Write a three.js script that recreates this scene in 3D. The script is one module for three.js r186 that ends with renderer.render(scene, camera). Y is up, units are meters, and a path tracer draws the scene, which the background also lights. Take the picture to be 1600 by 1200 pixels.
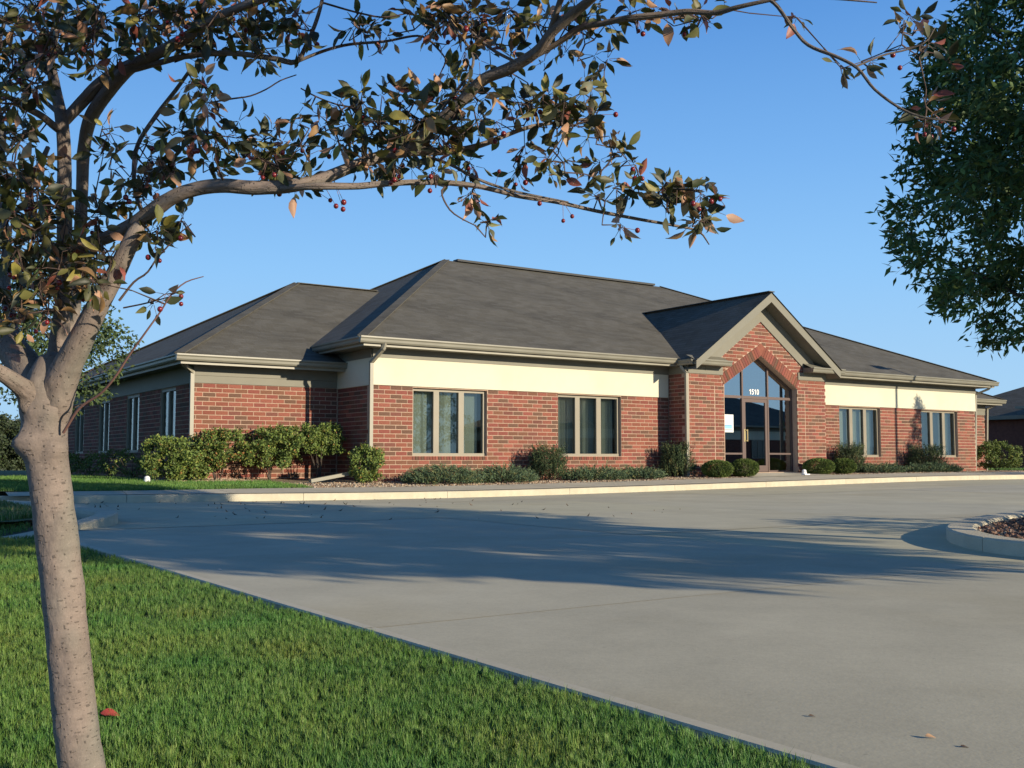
import * as THREE from 'three';
import { mergeGeometries } from 'three/addons/utils/BufferGeometryUtils.js';
import { FontLoader } from 'three/addons/loaders/FontLoader.js';
import { TextGeometry } from 'three/addons/geometries/TextGeometry.js';

// ---------------------------------------------------------------- camera, sky, sun, exposure
// World axes follow the office: x along its front, z out of its front, y = 0 at the foot of its walls.
const scene = new THREE.Scene();
const V = (x, y, z) => new THREE.Vector3(x, y, z);
const CAM = V(-10.8, 0.42, 21.44), YAW = 55.7 * Math.PI / 180, PITCH = Math.atan(118 / 1640);
const FH = V(Math.cos(YAW), 0, -Math.sin(YAW)), RT = V(Math.sin(YAW), 0, Math.cos(YAW)), UPV = V(0, 1, 0);
const FW = FH.clone().multiplyScalar(Math.cos(PITCH)).addScaledVector(UPV, Math.sin(PITCH));
const camera = new THREE.PerspectiveCamera(2 * Math.atan(600 / 1640) * 180 / Math.PI, 4 / 3, 0.05, 1500);
camera.position.copy(CAM); camera.lookAt(CAM.clone().add(FW)); scene.add(camera);

const renderer = new THREE.WebGLRenderer({ antialias: true });
renderer.toneMapping = THREE.LinearToneMapping; renderer.toneMappingExposure = 1.3;
renderer.shadowMap.enabled = true; renderer.shadowMap.type = THREE.PCFSoftShadowMap;

const SUN_AZ = 20 * Math.PI / 180, SUN_EL = 15 * Math.PI / 180;
const SUN = V(Math.sin(SUN_AZ) * Math.cos(SUN_EL), Math.sin(SUN_EL), Math.cos(SUN_AZ) * Math.cos(SUN_EL));
const sun = new THREE.DirectionalLight(new THREE.Color().setRGB(1, 0.86, 0.64), 5);
sun.position.copy(SUN).multiplyScalar(90); sun.target.position.set(0, 0, 0); sun.castShadow = true;
sun.shadow.camera.left = -60; sun.shadow.camera.right = 60; sun.shadow.camera.top = 40; sun.shadow.camera.bottom = -40; sun.shadow.camera.far = 220;
sun.shadow.mapSize.set(4096, 4096); scene.add(sun, sun.target);

{ // clear evening sky: pale towards the horizon, deep blue overhead
  const W = 512, H = 256, d = new Float32Array(W * H * 4);
  const stops = [[-90, .10, .11, .10], [-1, .16, .19, .20], [0, .33, .52, .68], [4, .30, .50, .71], [10, .22, .445, .735], [16, .15, .35, .675], [23, .088, .25, .575], [33, .045, .15, .38], [48, .016, .062, .19], [90, .008, .032, .105]];
  for (let j = 0; j < H; j++) {
    const el = ((j + .5) / H - .5) * 180;
    let k = 0; while (k < stops.length - 2 && el > stops[k + 1][0]) k++;
    const a = stops[k], b = stops[k + 1], t = Math.min(1, Math.max(0, (el - a[0]) / (b[0] - a[0])));
    for (let i = 0; i < W; i++) { const o = (j * W + i) * 4; for (let c = 0; c < 3; c++) d[o + c] = a[c + 1] + (b[c + 1] - a[c + 1]) * t; d[o + 3] = 1; }
  }
  const sky = new THREE.DataTexture(d, W, H, THREE.RGBAFormat, THREE.FloatType);
  sky.mapping = THREE.EquirectangularReflectionMapping; sky.magFilter = THREE.LinearFilter; sky.minFilter = THREE.LinearFilter; sky.needsUpdate = true;
  scene.background = sky; scene.environment = sky;
}

// ---------------------------------------------------------------- helpers
let seedState = 12345;
const seed = (s) => { seedState = s | 0; };
const R = () => { seedState = (seedState + 0x6d2b79f5) | 0; let t = Math.imul(seedState ^ (seedState >>> 15), 1 | seedState); t = (t + Math.imul(t ^ (t >>> 7), 61 | t)) ^ t; return ((t ^ (t >>> 14)) >>> 0) / 4294967296; };
const rr = (a, b) => a + (b - a) * R();
const gauss = () => (R() + R() + R() + R() - 2) * 0.87;
const clamp = (x, a, b) => Math.min(b, Math.max(a, x));
const S = (a, b, x) => { const t = clamp((x - a) / (b - a), 0, 1); return t * t * (3 - 2 * t); };
const C = (r, g, b) => new THREE.Color().setRGB(r, g, b);
const sdir = () => { const z = rr(-1, 1), a = rr(0, 2 * Math.PI), s = Math.sqrt(1 - z * z); return V(s * Math.cos(a), z, s * Math.sin(a)); };
// a point given by where it lies along the view: picture column, picture row, metres ahead of the camera
const CU = RT.clone().cross(FW);
const at = (px, py, d) => { const r = FW.clone().addScaledVector(RT, (px - 800) / 1640).addScaledVector(CU, (600 - py) / 1640); return CAM.clone().addScaledVector(r, d / r.dot(FH)); };
const colAtZ = (px, z) => { const t = (px - 800) / 1640, dx = t * RT.x + FH.x, dz = t * RT.z + FH.z; const k = (z - CAM.z) / dz; return { x: CAM.x + k * dx, d: k, m: k / 1640 }; };

const used = {};
const numbered = (n) => { used[n] = (used[n] || 0) + 1; return used[n] === 1 ? n : n + '_' + String(used[n] - 1).padStart(3, '0'); };
function sh(o) { o.traverse((m) => { if (m.isMesh) { m.castShadow = true; m.receiveShadow = true; } }); return o; }
function thing(name, label, category, group, pos) {
  const g = new THREE.Group(); g.name = numbered(name); g.userData = { label, category }; if (group) g.userData.group = group;
  if (pos) g.position.copy(pos); scene.add(g); return g;
}
function part(name, geo, mat, parent, kind) {
  const m = new THREE.Mesh(geo, mat); m.name = name; m.castShadow = m.receiveShadow = true; if (kind) m.userData.kind = kind; parent.add(m); return m;
}
function struct(name, geo, mat, label, category) {
  const m = new THREE.Mesh(geo, mat); m.name = numbered(name); m.castShadow = m.receiveShadow = true; m.userData = { kind: 'structure', label, category }; scene.add(m); return m;
}

// tileable value noise
function noiseGrid(n) { const g = new Float32Array(n * n); for (let i = 0; i < n * n; i++) g[i] = R(); return g; }
seed(77);
const NG = noiseGrid(256);
function vn(x, y, per) {
  const xi = Math.floor(x), yi = Math.floor(y), fx = x - xi, fy = y - yi, u = fx * fx * (3 - 2 * fx), v = fy * fy * (3 - 2 * fy);
  const w = (a) => ((a % per) + per) % per, h = (a, b) => NG[((w(b) * 37 + per * 11) & 255) * 256 + ((w(a) * 29 + per * 7) & 255)];
  const h2 = (a, b) => NG[(((w(a) * 131 + w(b) * 197 + per * 17) & 0xffff))];
  const a = h2(xi, yi), b = h2(xi + 1, yi), c = h2(xi, yi + 1), e = h2(xi + 1, yi + 1);
  return a + (b - a) * u + (c - a) * v + (a - b - c + e) * u * v;
}
function fbm(u, v, base, oct) { let s = 0, a = .5, t = 0, p = base; for (let i = 0; i < oct; i++) { s += a * vn(u * p, v * p, p); t += a; a *= .55; p *= 2; } return s / t; }
function tex(n, fn, srgb, m) { // fn(u,v) -> [r,g,b] linear 0..1 or number
  m = m || n; const d = new Uint8Array(n * m * 4), enc = (x) => { x = clamp(x, 0, 1); return 255 * (x <= .0031308 ? 12.92 * x : 1.055 * Math.pow(x, 1 / 2.4) - .055); };
  for (let j = 0; j < m; j++) for (let i = 0; i < n; i++) {
    const r = fn((i + .5) / n, (j + .5) / m, i, j), o = (j * n + i) * 4;
    if (typeof r === 'number') { d[o] = d[o + 1] = d[o + 2] = 255 * clamp(r, 0, 1); } else for (let c = 0; c < 3; c++) d[o + c] = srgb ? enc(r[c]) : 255 * clamp(r[c], 0, 1);
    d[o + 3] = 255;
  }
  const t = new THREE.DataTexture(d, n, m, THREE.RGBAFormat); t.magFilter = THREE.LinearFilter; t.minFilter = THREE.LinearMipmapLinearFilter; t.generateMipmaps = true;
  t.wrapS = t.wrapT = THREE.RepeatWrapping; if (srgb) t.colorSpace = THREE.SRGBColorSpace; t.needsUpdate = true; return t;
}
const mul = (c, k) => [c[0] * k, c[1] * k, c[2] * k];
const mixc = (a, b, t) => [a[0] + (b[0] - a[0]) * t, a[1] + (b[1] - a[1]) * t, a[2] + (b[2] - a[2]) * t];
const std = (o) => new THREE.MeshStandardMaterial(Object.assign({ roughness: .9, metalness: 0 }, o));

// geometry builders
function raw() { return { p: [], uv: [], c: [], i: [] }; }
function build(b) {
  const g = new THREE.BufferGeometry(); g.setAttribute('position', new THREE.Float32BufferAttribute(b.p, 3));
  if (b.uv.length) g.setAttribute('uv', new THREE.Float32BufferAttribute(b.uv, 2));
  if (b.c.length) g.setAttribute('color', new THREE.Float32BufferAttribute(b.c, 3));
  if (b.i.length) g.setIndex(b.i); g.computeVertexNormals(); return g;
}
function quad(b, a, c, d, e, uv) { // a,c,d,e counter-clockwise
  const n = b.p.length / 3; for (const q of [a, c, d, e]) b.p.push(q.x, q.y, q.z);
  b.uv.push(...(uv || [0, 0, 1, 0, 1, 1, 0, 1])); b.i.push(n, n + 1, n + 2, n, n + 2, n + 3);
}
function uvBox(g) { // metres on every face
  g = g.index ? g.toNonIndexed() : g; const p = g.attributes.position, uv = new Float32Array(p.count * 2), a = V(), b = V(), c = V(), n = V();
  for (let t = 0; t < p.count; t += 3) {
    a.fromBufferAttribute(p, t); b.fromBufferAttribute(p, t + 1); c.fromBufferAttribute(p, t + 2); n.copy(b).sub(a).cross(c.clone().sub(a));
    const ax = Math.abs(n.x), ay = Math.abs(n.y), az = Math.abs(n.z);
    [a, b, c].forEach((q, k) => { const o = (t + k) * 2; if (ay >= ax && ay >= az) { uv[o] = q.x; uv[o + 1] = q.z; } else if (ax >= az) { uv[o] = q.z; uv[o + 1] = q.y; } else { uv[o] = q.x; uv[o + 1] = q.y; } });
  }
  g.setAttribute('uv', new THREE.BufferAttribute(uv, 2)); return g;
}
const box = (x0, x1, y0, y1, z0, z1) => { const g = new THREE.BoxGeometry(x1 - x0, y1 - y0, z1 - z0); g.translate((x0 + x1) / 2, (y0 + y1) / 2, (z0 + z1) / 2); return uvBox(g); };
function bar(p, q, w, h) { // box between two points, w sideways, h upward
  const d = q.clone().sub(p), L = d.length(), g = new THREE.BoxGeometry(w, h, L), m = new THREE.Matrix4();
  const zz = d.normalize(), xx = Math.abs(zz.y) > .99 ? V(1, 0, 0) : V(0, 1, 0).cross(zz).normalize(), yy = zz.clone().cross(xx);
  m.makeBasis(xx, yy, zz); m.setPosition(p.clone().add(q).multiplyScalar(.5)); g.applyMatrix4(m); return uvBox(g);
}
const merge = (list) => mergeGeometries(list.map((g) => { const h = g.index ? g.toNonIndexed() : g; for (const k of Object.keys(h.attributes)) if (!['position', 'normal', 'uv', 'color'].includes(k)) h.deleteAttribute(k); return h; }));
function tube(pts, rad, seg, sides, wob, vs) { // tapered limb; rad: function of t
  const curve = new THREE.CatmullRomCurve3(pts, false, 'centripetal'), b = raw(), P = [], T = [];
  const L = curve.getLength();
  for (let i = 0; i <= seg; i++) { P.push(curve.getPointAt(i / seg)); T.push(curve.getTangentAt(i / seg)); }
  let N = Math.abs(T[0].y) > .9 ? V(1, 0, 0) : V(0, 1, 0); N = N.sub(T[0].clone().multiplyScalar(N.dot(T[0]))).normalize();
  const ph = R() * 50;
  for (let i = 0; i <= seg; i++) {
    N.sub(T[i].clone().multiplyScalar(N.dot(T[i]))).normalize(); const B = T[i].clone().cross(N);
    const r0 = rad(i / seg);
    for (let k = 0; k <= sides; k++) {
      const a = 2 * Math.PI * (k % sides) / sides, w = wob ? 1 + wob * (fbm((k % sides) / sides, ((i * .013 * L * 8 / Math.max(seg / 20, 1) + ph) % 1 + 1) % 1, 8, 3) - .5) * 2 : 1, r = r0 * w;
      const q = P[i].clone().addScaledVector(N, Math.cos(a) * r).addScaledVector(B, Math.sin(a) * r);
      b.p.push(q.x, q.y, q.z); b.uv.push(k / sides, i / seg * L * (vs || 1) + ph * .13);
    }
  }
  for (let i = 0; i < seg; i++) for (let k = 0; k < sides; k++) { const o = i * (sides + 1) + k, e = o + sides + 1; b.i.push(o, o + 1, e, o + 1, e + 1, e); }
  const tip = b.p.length / 3, q = P[seg].clone().addScaledVector(T[seg], rad(1) * .6); b.p.push(q.x, q.y, q.z); b.uv.push(.5, L);
  for (let k = 0; k < sides; k++) { const o = seg * (sides + 1) + k; b.i.push(o, o + 1, tip); }
  return { geo: build(b), P };
}
function sheet(nx, nz, f, uvs) { // grid surface, f(s,t) -> Vector3
  const b = raw();
  for (let j = 0; j <= nz; j++) for (let i = 0; i <= nx; i++) { const q = f(i / nx, j / nz); b.p.push(q.x, q.y, q.z); b.uv.push(q.x * (uvs || 1), q.z * (uvs || 1)); }
  for (let j = 0; j < nz; j++) for (let i = 0; i < nx; i++) { const o = j * (nx + 1) + i; b.i.push(o, o + nx + 1, o + 1, o + 1, o + nx + 1, o + nx + 2); }
  return build(b);
}

// ---------------------------------------------------------------- materials
seed(5);
const CONC = [.495, .455, .35];
const concreteTex = tex(1024, (u, v) => {
  const big = fbm(u, v, 4, 4), mid = fbm(u + .3, v + .1, 24, 3), fine = vn(u * 340, v * 340, 340), sp = vn(u * 500, v * 500, 500);
  let k = 1 + (big - .5) * .34 + (mid - .5) * .16 + (fine - .5) * .09; if (sp > .975) k *= .72; if (sp < .02) k *= 1.12;
  const warm = fbm(u + .6, v + .7, 6, 3); return mul(mixc(CONC, [.46, .41, .295], clamp((warm - .45) * 2.2, 0, 1)), k);
}, true);
const concreteBump = tex(1024, (u, v) => .5 * vn(u * 300, v * 300, 300) + .35 * vn(u * 700, v * 700, 700) + .15 * fbm(u, v, 16, 3));
const rep = (t, k) => { const c = t.clone(); c.repeat.set(k, k); c.needsUpdate = true; return c; };
const cm = rep(concreteTex, 1 / 5), cb = rep(concreteBump, 1 / 2.2);
const M = {};
M.concrete = [[1, 1, .97], [.95, .955, .97], [1.04, 1.03, .98], [.975, .985, .985], [1.02, 1.02, .95]].map((k) => std({ map: cm, bumpMap: cb, bumpScale: .0005, color: C(k[0] * .98, k[1] * .98, k[2] * .93), roughness: .92 }));
M.joint = std({ map: cm, color: C(.97, .97, .97), roughness: .95 });
M.kerb = std({ map: rep(concreteTex, 1 / 2), bumpMap: cb, bumpScale: .004, color: C(1.02, 1.01, 1.0), roughness: .9 });
M.edging = std({ map: cm, color: C(1.04, 1.04, 1.04), roughness: .9 });
M.walk = std({ map: rep(concreteTex, 1 / 3), bumpMap: cb, bumpScale: .003, color: C(.96, .96, .98) });
const grassTex = tex(512, (u, v) => { const a = fbm(u, v, 8, 4), f = vn(u * 256, v * 256, 256); return mul(mixc([.045, .075, .016], [.085, .115, .028], a), .65 + .7 * f); }, true);
M.lawn = std({ map: rep(grassTex, 1 / 2), roughness: 1 });
M.soil = std({ map: rep(tex(256, (u, v) => mul([.05, .05, .022], .5 + fbm(u, v, 32, 3)), true), 1 / 1), roughness: 1 });
M.mulch = std({ map: rep(tex(512, (u, v) => { const a = fbm(u, v, 60, 3), f = vn(u * 200, v * 200, 200); return mul(mixc([.18, .12, .075], [.42, .33, .22], a), .45 + .9 * f); }, true), 1 / 2), bumpMap: rep(tex(512, (u, v) => vn(u * 120, v * 120, 120)), 1 / 2), bumpScale: .02, roughness: 1 });
const stuccoBump = tex(512, (u, v) => .6 * vn(u * 180, v * 180, 180) + .4 * vn(u * 400, v * 400, 400));
M.stucco = std({ map: rep(tex(512, (u, v) => mul([.61, .585, .455], 1 + (fbm(u, v, 5, 4) - .5) * .14 + (vn(u * 256, v * 256, 256) - .5) * .05), true), 1 / 3), bumpMap: rep(stuccoBump, 1), bumpScale: .003, roughness: .95 });
const trimTex = tex(256, (u, v) => mul([.175, .168, .132], 1 + (fbm(u, v, 6, 3) - .5) * .2), true);
M.trim = std({ map: rep(trimTex, 1 / 2), roughness: .62 });
M.soffit = std({ map: rep(trimTex, 1 / 2), color: C(.85, .85, .85), roughness: .75 });
M.gutter = std({ map: rep(trimTex, 1 / 2), color: C(1.12, 1.12, 1.12), roughness: .38 });
M.spout = std({ map: rep(trimTex, 1 / 2), color: C(1.5, 1.48, 1.5), roughness: .45 });
M.frame = std({ map: rep(trimTex, 1 / 2), color: C(1.35, 1.25, 1.2), roughness: .5 });
M.mortar = std({ map: rep(tex(256, (u, v) => mul([.42, .30, .225], .8 + .4 * fbm(u, v, 40, 3)), true), 1), roughness: 1 });
const BR = [[.158, .050, .033], [.178, .060, .039], [.132, .050, .037], [.195, .066, .046], [.102, .054, .036], [.140, .062, .038], [.168, .050, .038]];
const brickTex = tex(128, (u, v) => .72 + .5 * fbm(u, v, 16, 4)), brickGrain = tex(128, (u, v) => mul([1, 1, 1], .62 + .55 * fbm(u, v, 12, 4)), true);
M.brick = BR.map((c) => std({ color: C(...c).multiplyScalar(1.35), map: brickGrain, roughness: .92, bumpMap: brickTex, bumpScale: .003 }));
M.brickwork = std({ vertexColors: true, map: brickGrain, roughness: .92 });
const shingleRows = 28;
const shingle = (u, v) => {
  const row = Math.floor(v * shingleRows), fr = v * shingleRows - row, off = NG[(row * 977) & 0xffff] * 13, tabs = 13, x = u * tabs + off, tab = ((Math.floor(x) % tabs) + tabs) % tabs, fx = x - Math.floor(x);
  return { tone: NG[(row * 131 + tab * 7919) & 0xffff], lip: fr < .1 ? 1 : 0, slot: fx < .03 ? 1 : 0, fr };
};
const roofTex = tex(1024, (u, v) => {
  const s = shingle(u, v), big = fbm(u, v, 5, 4), fine = vn(u * 420, v * 420, 420), streak = fbm(u, v * 3 % 1, 8, 3);
  let k = .72 + .34 * s.tone + (big - .5) * .55 + (fine - .5) * .4 + (streak - .5) * .12; if (s.lip) k *= .72; if (s.slot) k *= .8;
  return mul(mixc([.108, .099, .077], [.098, .093, .079], s.tone), k);
}, true);
const roofBump = tex(1024, (u, v) => { const s = shingle(u, v); return clamp(.25 + .6 * (1 - s.fr) * (s.slot ? .6 : 1) + .15 * vn(u * 420, v * 420, 420), 0, 1); });
M.roof = std({ map: rep(roofTex, 1 / 4), bumpMap: rep(roofBump, 1 / 4), bumpScale: .008, roughness: .95 });
M.ridge = std({ map: rep(roofTex, 1 / 4), color: C(.95, .95, .95), roughness: .95 });
M.vent = std({ color: C(.035, .038, .04), roughness: .7 });
M.glass = new THREE.MeshPhysicalMaterial({ color: C(.80, .85, .82), roughness: .01, metalness: 0, transmission: 1, thickness: 0, ior: 1.8 });
M.glassDark = new THREE.MeshPhysicalMaterial({ color: C(.30, .40, .38), roughness: .01, metalness: 0, transmission: 1, thickness: 0, ior: 5 });
M.blind = std({ color: C(.68, .68, .62), roughness: .8 });
M.store = std({ color: C(.11, .075, .066), roughness: .45, metalness: .2 });
M.dark = std({ color: C(.02, .02, .02), roughness: .6 });
M.inside = std({ color: C(.45, .44, .40), roughness: .95 });
M.carpet = std({ color: C(.12, .12, .125), roughness: 1 });
M.brass = std({ color: C(.75, .6, .32), roughness: .3, metalness: .9 });
M.white = std({ color: C(.78, .78, .78), roughness: .6 });
M.steel = std({ color: C(.09, .08, .07), roughness: .5, metalness: .4 });
const vcol = (o) => std(Object.assign({ vertexColors: true, roughness: .85, side: THREE.DoubleSide }, o));
M.leafy = new THREE.MeshPhysicalMaterial({ vertexColors: true, roughness: .7, transmission: .18, thickness: 0, side: THREE.DoubleSide });
M.needle = vcol({ roughness: .9 });

// bark: grey brown, fine horizontal lenticels
const barkTex = tex(512, (u, v) => {
  const big = fbm(u, v, 4, 4), ring = fbm(u * .5 % 1, v * 4 % 1, 16, 3), fine = vn(u * 200, v * 200, 200), l = vn(u * 38, v * 150, 512), l2 = vn(u * 80 + 11, v * 260, 1024);
  let k = .82 + (big - .5) * .4 + (ring - .5) * .3 + (fine - .5) * .16; if (l > .87) k *= .55; if (l2 > .92) k *= 1.3; if (l2 < .06) k *= .7;
  return mul(mixc([.245, .195, .168], [.215, .198, .168], clamp((fbm(u + .4, v, 3, 3) - .4) * 3, 0, 1)), k);
}, true);
const barkBump = tex(512, (u, v) => { const l = vn(u * 38, v * 150, 512); return clamp(.5 + (fbm(u, v, 12, 4) - .5) * .9 + (l > .86 ? .25 : 0), 0, 1); });
M.bark = std({ map: barkTex, bumpMap: barkBump, bumpScale: .004, roughness: .82 });
M.barkDark = std({ map: barkTex, bumpMap: barkBump, bumpScale: .003, color: C(.42, .39, .37), roughness: .9 });
M.limb = M.bark;
M.twig = std({ color: C(.085, .055, .045), roughness: .85 });
M.sprout = std({ color: C(.19, .10, .085), roughness: .7 });
M.wound = std({ color: C(.03, .022, .018), roughness: 1 });

// ---------------------------------------------------------------- ground
const H = (x, z) => -.28 - .05 * Math.exp(-((x / 5) ** 2)) * Math.exp(-(((z - 3.5) / 3) ** 2)) + .11 * S(4, 18, x) * (1 - S(8, 14, z));
struct('ground', sheet(2, 2, (s, t) => V(-700 + 1400 * s, -.62, -700 + 1400 * t)), M.lawn, 'wide flat grassy ground around the car park', 'ground');

{ // concrete car park cast in separate slabs with narrow joints
  const pv = struct('pavement', sheet(48, 48, (s, t) => { const x = -8.80 + 46.6 * s, z = 3.4 + 43 * t; return V(x, H(x, z) - .0025, z); }), M.joint, 'pale grey concrete car park in front of the brick office', 'pavement');
  const xs = [-8.82, -4.3, .2, 4.7, 9.2, 13.7, 18.2, 22.7, 27.2, 31.7, 37.8], zs = [3.4, 6.9, 10.4, 13.92, 17.45, 21, 24.6, 28.2, 31.8, 35.4, 39, 42.6, 46.4];
  seed(41);
  for (let i = 0; i < xs.length - 1; i++) for (let j = 0; j < zs.length - 1; j++) {
    const x0 = xs[i] + (i ? .004 : 0), x1 = xs[i + 1] - .004, z0 = zs[j] + .004, z1 = zs[j + 1] - .004, dy = rr(-.0015, .0015), ou = rr(0, 5), ov = rr(0, 5), n = 6, b = raw();
    const top = (x, z) => H(x, z) + dy;
    for (let v = 0; v <= n; v++) for (let u = 0; u <= n; u++) { const x = x0 + (x1 - x0) * u / n, z = z0 + (z1 - z0) * v / n; b.p.push(x, top(x, z), z); b.uv.push(x + ou, z + ov); }
    for (let v = 0; v < n; v++) for (let u = 0; u < n; u++) { const o = v * (n + 1) + u; b.i.push(o, o + n + 1, o + 1, o + 1, o + n + 1, o + n + 2); }
    const side = (a, c, d) => { const e = a.clone(), f = c.clone(); e.y -= d; f.y -= d; quad(b, e, f, c, a, [0, 0, a.distanceTo(c), 0, a.distanceTo(c), d, 0, d]); };
    const P = (x, z) => V(x, top(x, z), z);
    if (!i) side(P(x0, z0), P(x0, z1), .14);
    const slab = part('slab', build(b), M.concrete[Math.floor(R() * 5)], pv);
    if (!i) { const e = raw(); for (let v = 0; v < 6; v++) { const a = z0 + (z1 - z0) * v / 6, c = z0 + (z1 - z0) * (v + 1) / 6, Q = (x, z, d) => V(x, top(x, z) + d, z); quad(e, Q(x0 - .004, a, -.004), Q(x0 - .004, c, -.004), Q(x0 + .004, c, .003), Q(x0 + .004, a, .003), [0, a, 0, c, .02, c, .02, a]); quad(e, Q(x0 + .004, a, .003), Q(x0 + .004, c, .003), Q(x0 + .05, c, .003), Q(x0 + .05, a, .003), [.02, a, .02, c, .07, c, .07, a]); } part('slab_edging', build(e), M.edging, slab); }
  }
}
struct('driveway', sheet(10, 6, (s, t) => V(-60 + 51.3 * s, -.29, -14 + 21 * t)), M.walk, 'shaded concrete drive running off beyond the foreground trunk', 'driveway');
// lawns
const LAWN_Y = -.306;
const penH = (x, z) => LAWN_Y + .126 * (1 - S(9.4, 10.9, z));
struct('lawn', sheet(20, 60, (s, t) => { const z = 10.2 + 30 * t, x = -8.835 - 24 * (1 - s); return V(x, Math.max(LAWN_Y, penH(x, z)), z); }), M.soil, 'mown green lawn in the foreground along the concrete edge', 'lawn');

function kerbPath(pts, topY, w, secLen, closed, name, label) {
  const curve = new THREE.CatmullRomCurve3(pts.map((p) => V(p[0], 0, p[1])), !!closed, 'centripetal'), L = curve.getLength(), n = Math.max(1, Math.round(L / secLen));
  let root = null;
  for (let k = 0; k < n; k++) {
    const b = raw(), a0 = k / n, a1 = (k + 1) / n, ns = Math.max(2, Math.ceil(L / n / .25));
    for (let i = 0; i <= ns; i++) {
      const t = clamp(a0 + (a1 - a0) * i / ns + (i === 0 ? .004 / L : i === ns ? -.004 / L : 0), 0, 1), q = curve.getPointAt(t), d = curve.getTangentAt(t), nn = V(-d.z, 0, d.x); // nn points to the inner side
      const ty = topY(q.x, q.z), g = H(q.x, q.z) - .06;
      const prof = [[-.025, g], [-.004, ty - .05], [.014, ty - .018], [.045, ty], [w - .015, ty + .004], [w, ty - .01], [w, g - .05]];
      let acc = 0; prof.forEach(([o, y], m) => { const r = q.clone().addScaledVector(nn, o); b.p.push(r.x, y, r.z); if (m) acc += Math.hypot(prof[m][0] - prof[m - 1][0], prof[m][1] - prof[m - 1][1]); b.uv.push(t * L, acc); });
    }
    for (let i = 0; i < ns; i++) for (let m = 0; m < 6; m++) { const o = i * 7 + m; b.i.push(o, o + 1, o + 7, o + 1, o + 8, o + 7); }
    for (const e of [0, ns]) for (let m = 1; m < 6; m++) { const o = e * 7; e ? b.i.push(o, o + m, o + m + 1) : b.i.push(o, o + m + 1, o + m); }
    const geo = build(b).toNonIndexed(); geo.computeVertexNormals();
    if (!root) { root = struct(name, geo, M.kerb, label, 'kerb'); } else part('kerb_section', geo, M.kerb, root);
  }
  return curve;
}
const ktop = (x, z) => H(x, z) + .125;
kerbPath([[-40, -9], [-20, -3.4], [-12, .9], [-9, 2.5], [-7, 3.2], [-4, 3.5], [0, 3.5], [20, 3.5], [39, 3.5]], ktop, .16, 3.05, false, 'kerb', 'pale concrete kerb along the pavement in front of the office');
kerbPath([[-25, 3.0], [-12, 3.2], [-9.8, 3.7], [-8.6, 4.9], [-8.15, 6.5], [-8.0, 8.4], [-8.03, 9.2], [-8.25, 9.75], [-8.75, 10.3], [-9.3, 10.85]].reverse(), (x, z) => Math.max(penH(x, z) + .02, -.30), .24, 2.4, false, 'kerb', 'rounded kerb end beside the foreground trunk');
struct('lawn', (() => { const sh2 = new THREE.Shape(); [[-30, 3.1], [-12, 3.35], [-9.85, 3.95], [-8.8, 5.05], [-8.37, 6.55], [-8.22, 8.4], [-8.27, 9.1], [-8.5, 9.6], [-9.0, 10.25], [-30, 10.25]].forEach(([x, z], i) => i ? sh2.lineTo(x, -z) : sh2.moveTo(x, -z)); const g = new THREE.ShapeGeometry(sh2); g.rotateX(-Math.PI / 2); g.translate(0, -.18, 0); const p = g.attributes.position; const uv = new Float32Array(p.count * 2); for (let i = 0; i < p.count; i++) { uv[2 * i] = p.getX(i); uv[2 * i + 1] = p.getZ(i); } g.setAttribute('uv', new THREE.BufferAttribute(uv, 2)); return g; })(), M.lawn, 'lawn behind the rounded kerb end beside the trunk', 'lawn');

// front walk, planting bed and side lawn of the office
const walkIn = (x) => 1.95 + 1.05 * (1 - S(-6.5, -2.2, x));
const bedY = (x, z) => { const k = ktop(x, 3.5) + .004, zi = walkIn(x), yi = k + .055; return z >= zi ? k + (3.35 - z) / (3.35 - zi) * .055 : yi + (zi - z) / (zi + 2.5) * (.0 - yi); };
{
  const root = struct('sidewalk', sheet(4, 2, (s, t) => { const x = 31.5 + 7 * s, z = 3.335 - (3.335 - walkIn(x)) * t; return V(x, bedY(x, z), z); }).scale(1, 1, 1), M.walk, 'grey concrete walk between kerb and planting beds', 'sidewalk');
  root.geometry = sheet(4, 2, (s, t) => { const x = 31.5 + 7 * s, z = walkIn(x) + (3.335 - walkIn(x)) * t; return V(x, bedY(x, z), z); });
  for (let k = 0; k < 22; k++) { const x0 = -8 + k * 1.8; if (x0 > 31) break; part('walk_slab', sheet(4, 3, (s, t) => { const x = x0 + .004 + 1.792 * s, z = walkIn(x) + (3.335 - walkIn(x)) * t; return V(x, bedY(x, z), z); }), M.walk, root); }
  part('door_apron', sheet(6, 4, (s, t) => { const x = 10.3 + 3.2 * s, z = .55 + (walkIn(x) - .55) * t; return V(x, bedY(x, walkIn(x)) + .006 + (.06 - bedY(x, walkIn(x)) - .006) * (1 - t), z); }), M.walk, root);
}
struct('planting_bed', sheet(80, 12, (s, t) => { const x = -2.3 + 31 * s, z = -2.5 + (walkIn(x) - .003 + 2.5) * t; return V(x, bedY(x, z) - .006, z); }), M.mulch, 'tan mulch bed along the foot of the brick front', 'planting bed');
struct('planting_bed', sheet(10, 8, (s, t) => { const x = -4.6 + 2.3 * s, z = -2.4 + 1.9 * t; return V(x, bedY(x, z) - .004, z); }), M.mulch, 'mulch strip under the bushes by the short brick wall', 'planting bed');
struct('lawn', sheet(40, 24, (s, t) => { const x = -30 + 27.7 * s, zm = x > -7 ? walkIn(x) - .003 : 3.0 - .62 * Math.max(0, -7 - x) * .9, z = -26 + (zm + 26) * t; return V(x, Math.min(bedY(x, Math.min(z, 2.9)), -.02) - .012, z); }), M.lawn, 'green lawn strip beside the left end of the office', 'lawn');
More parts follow.
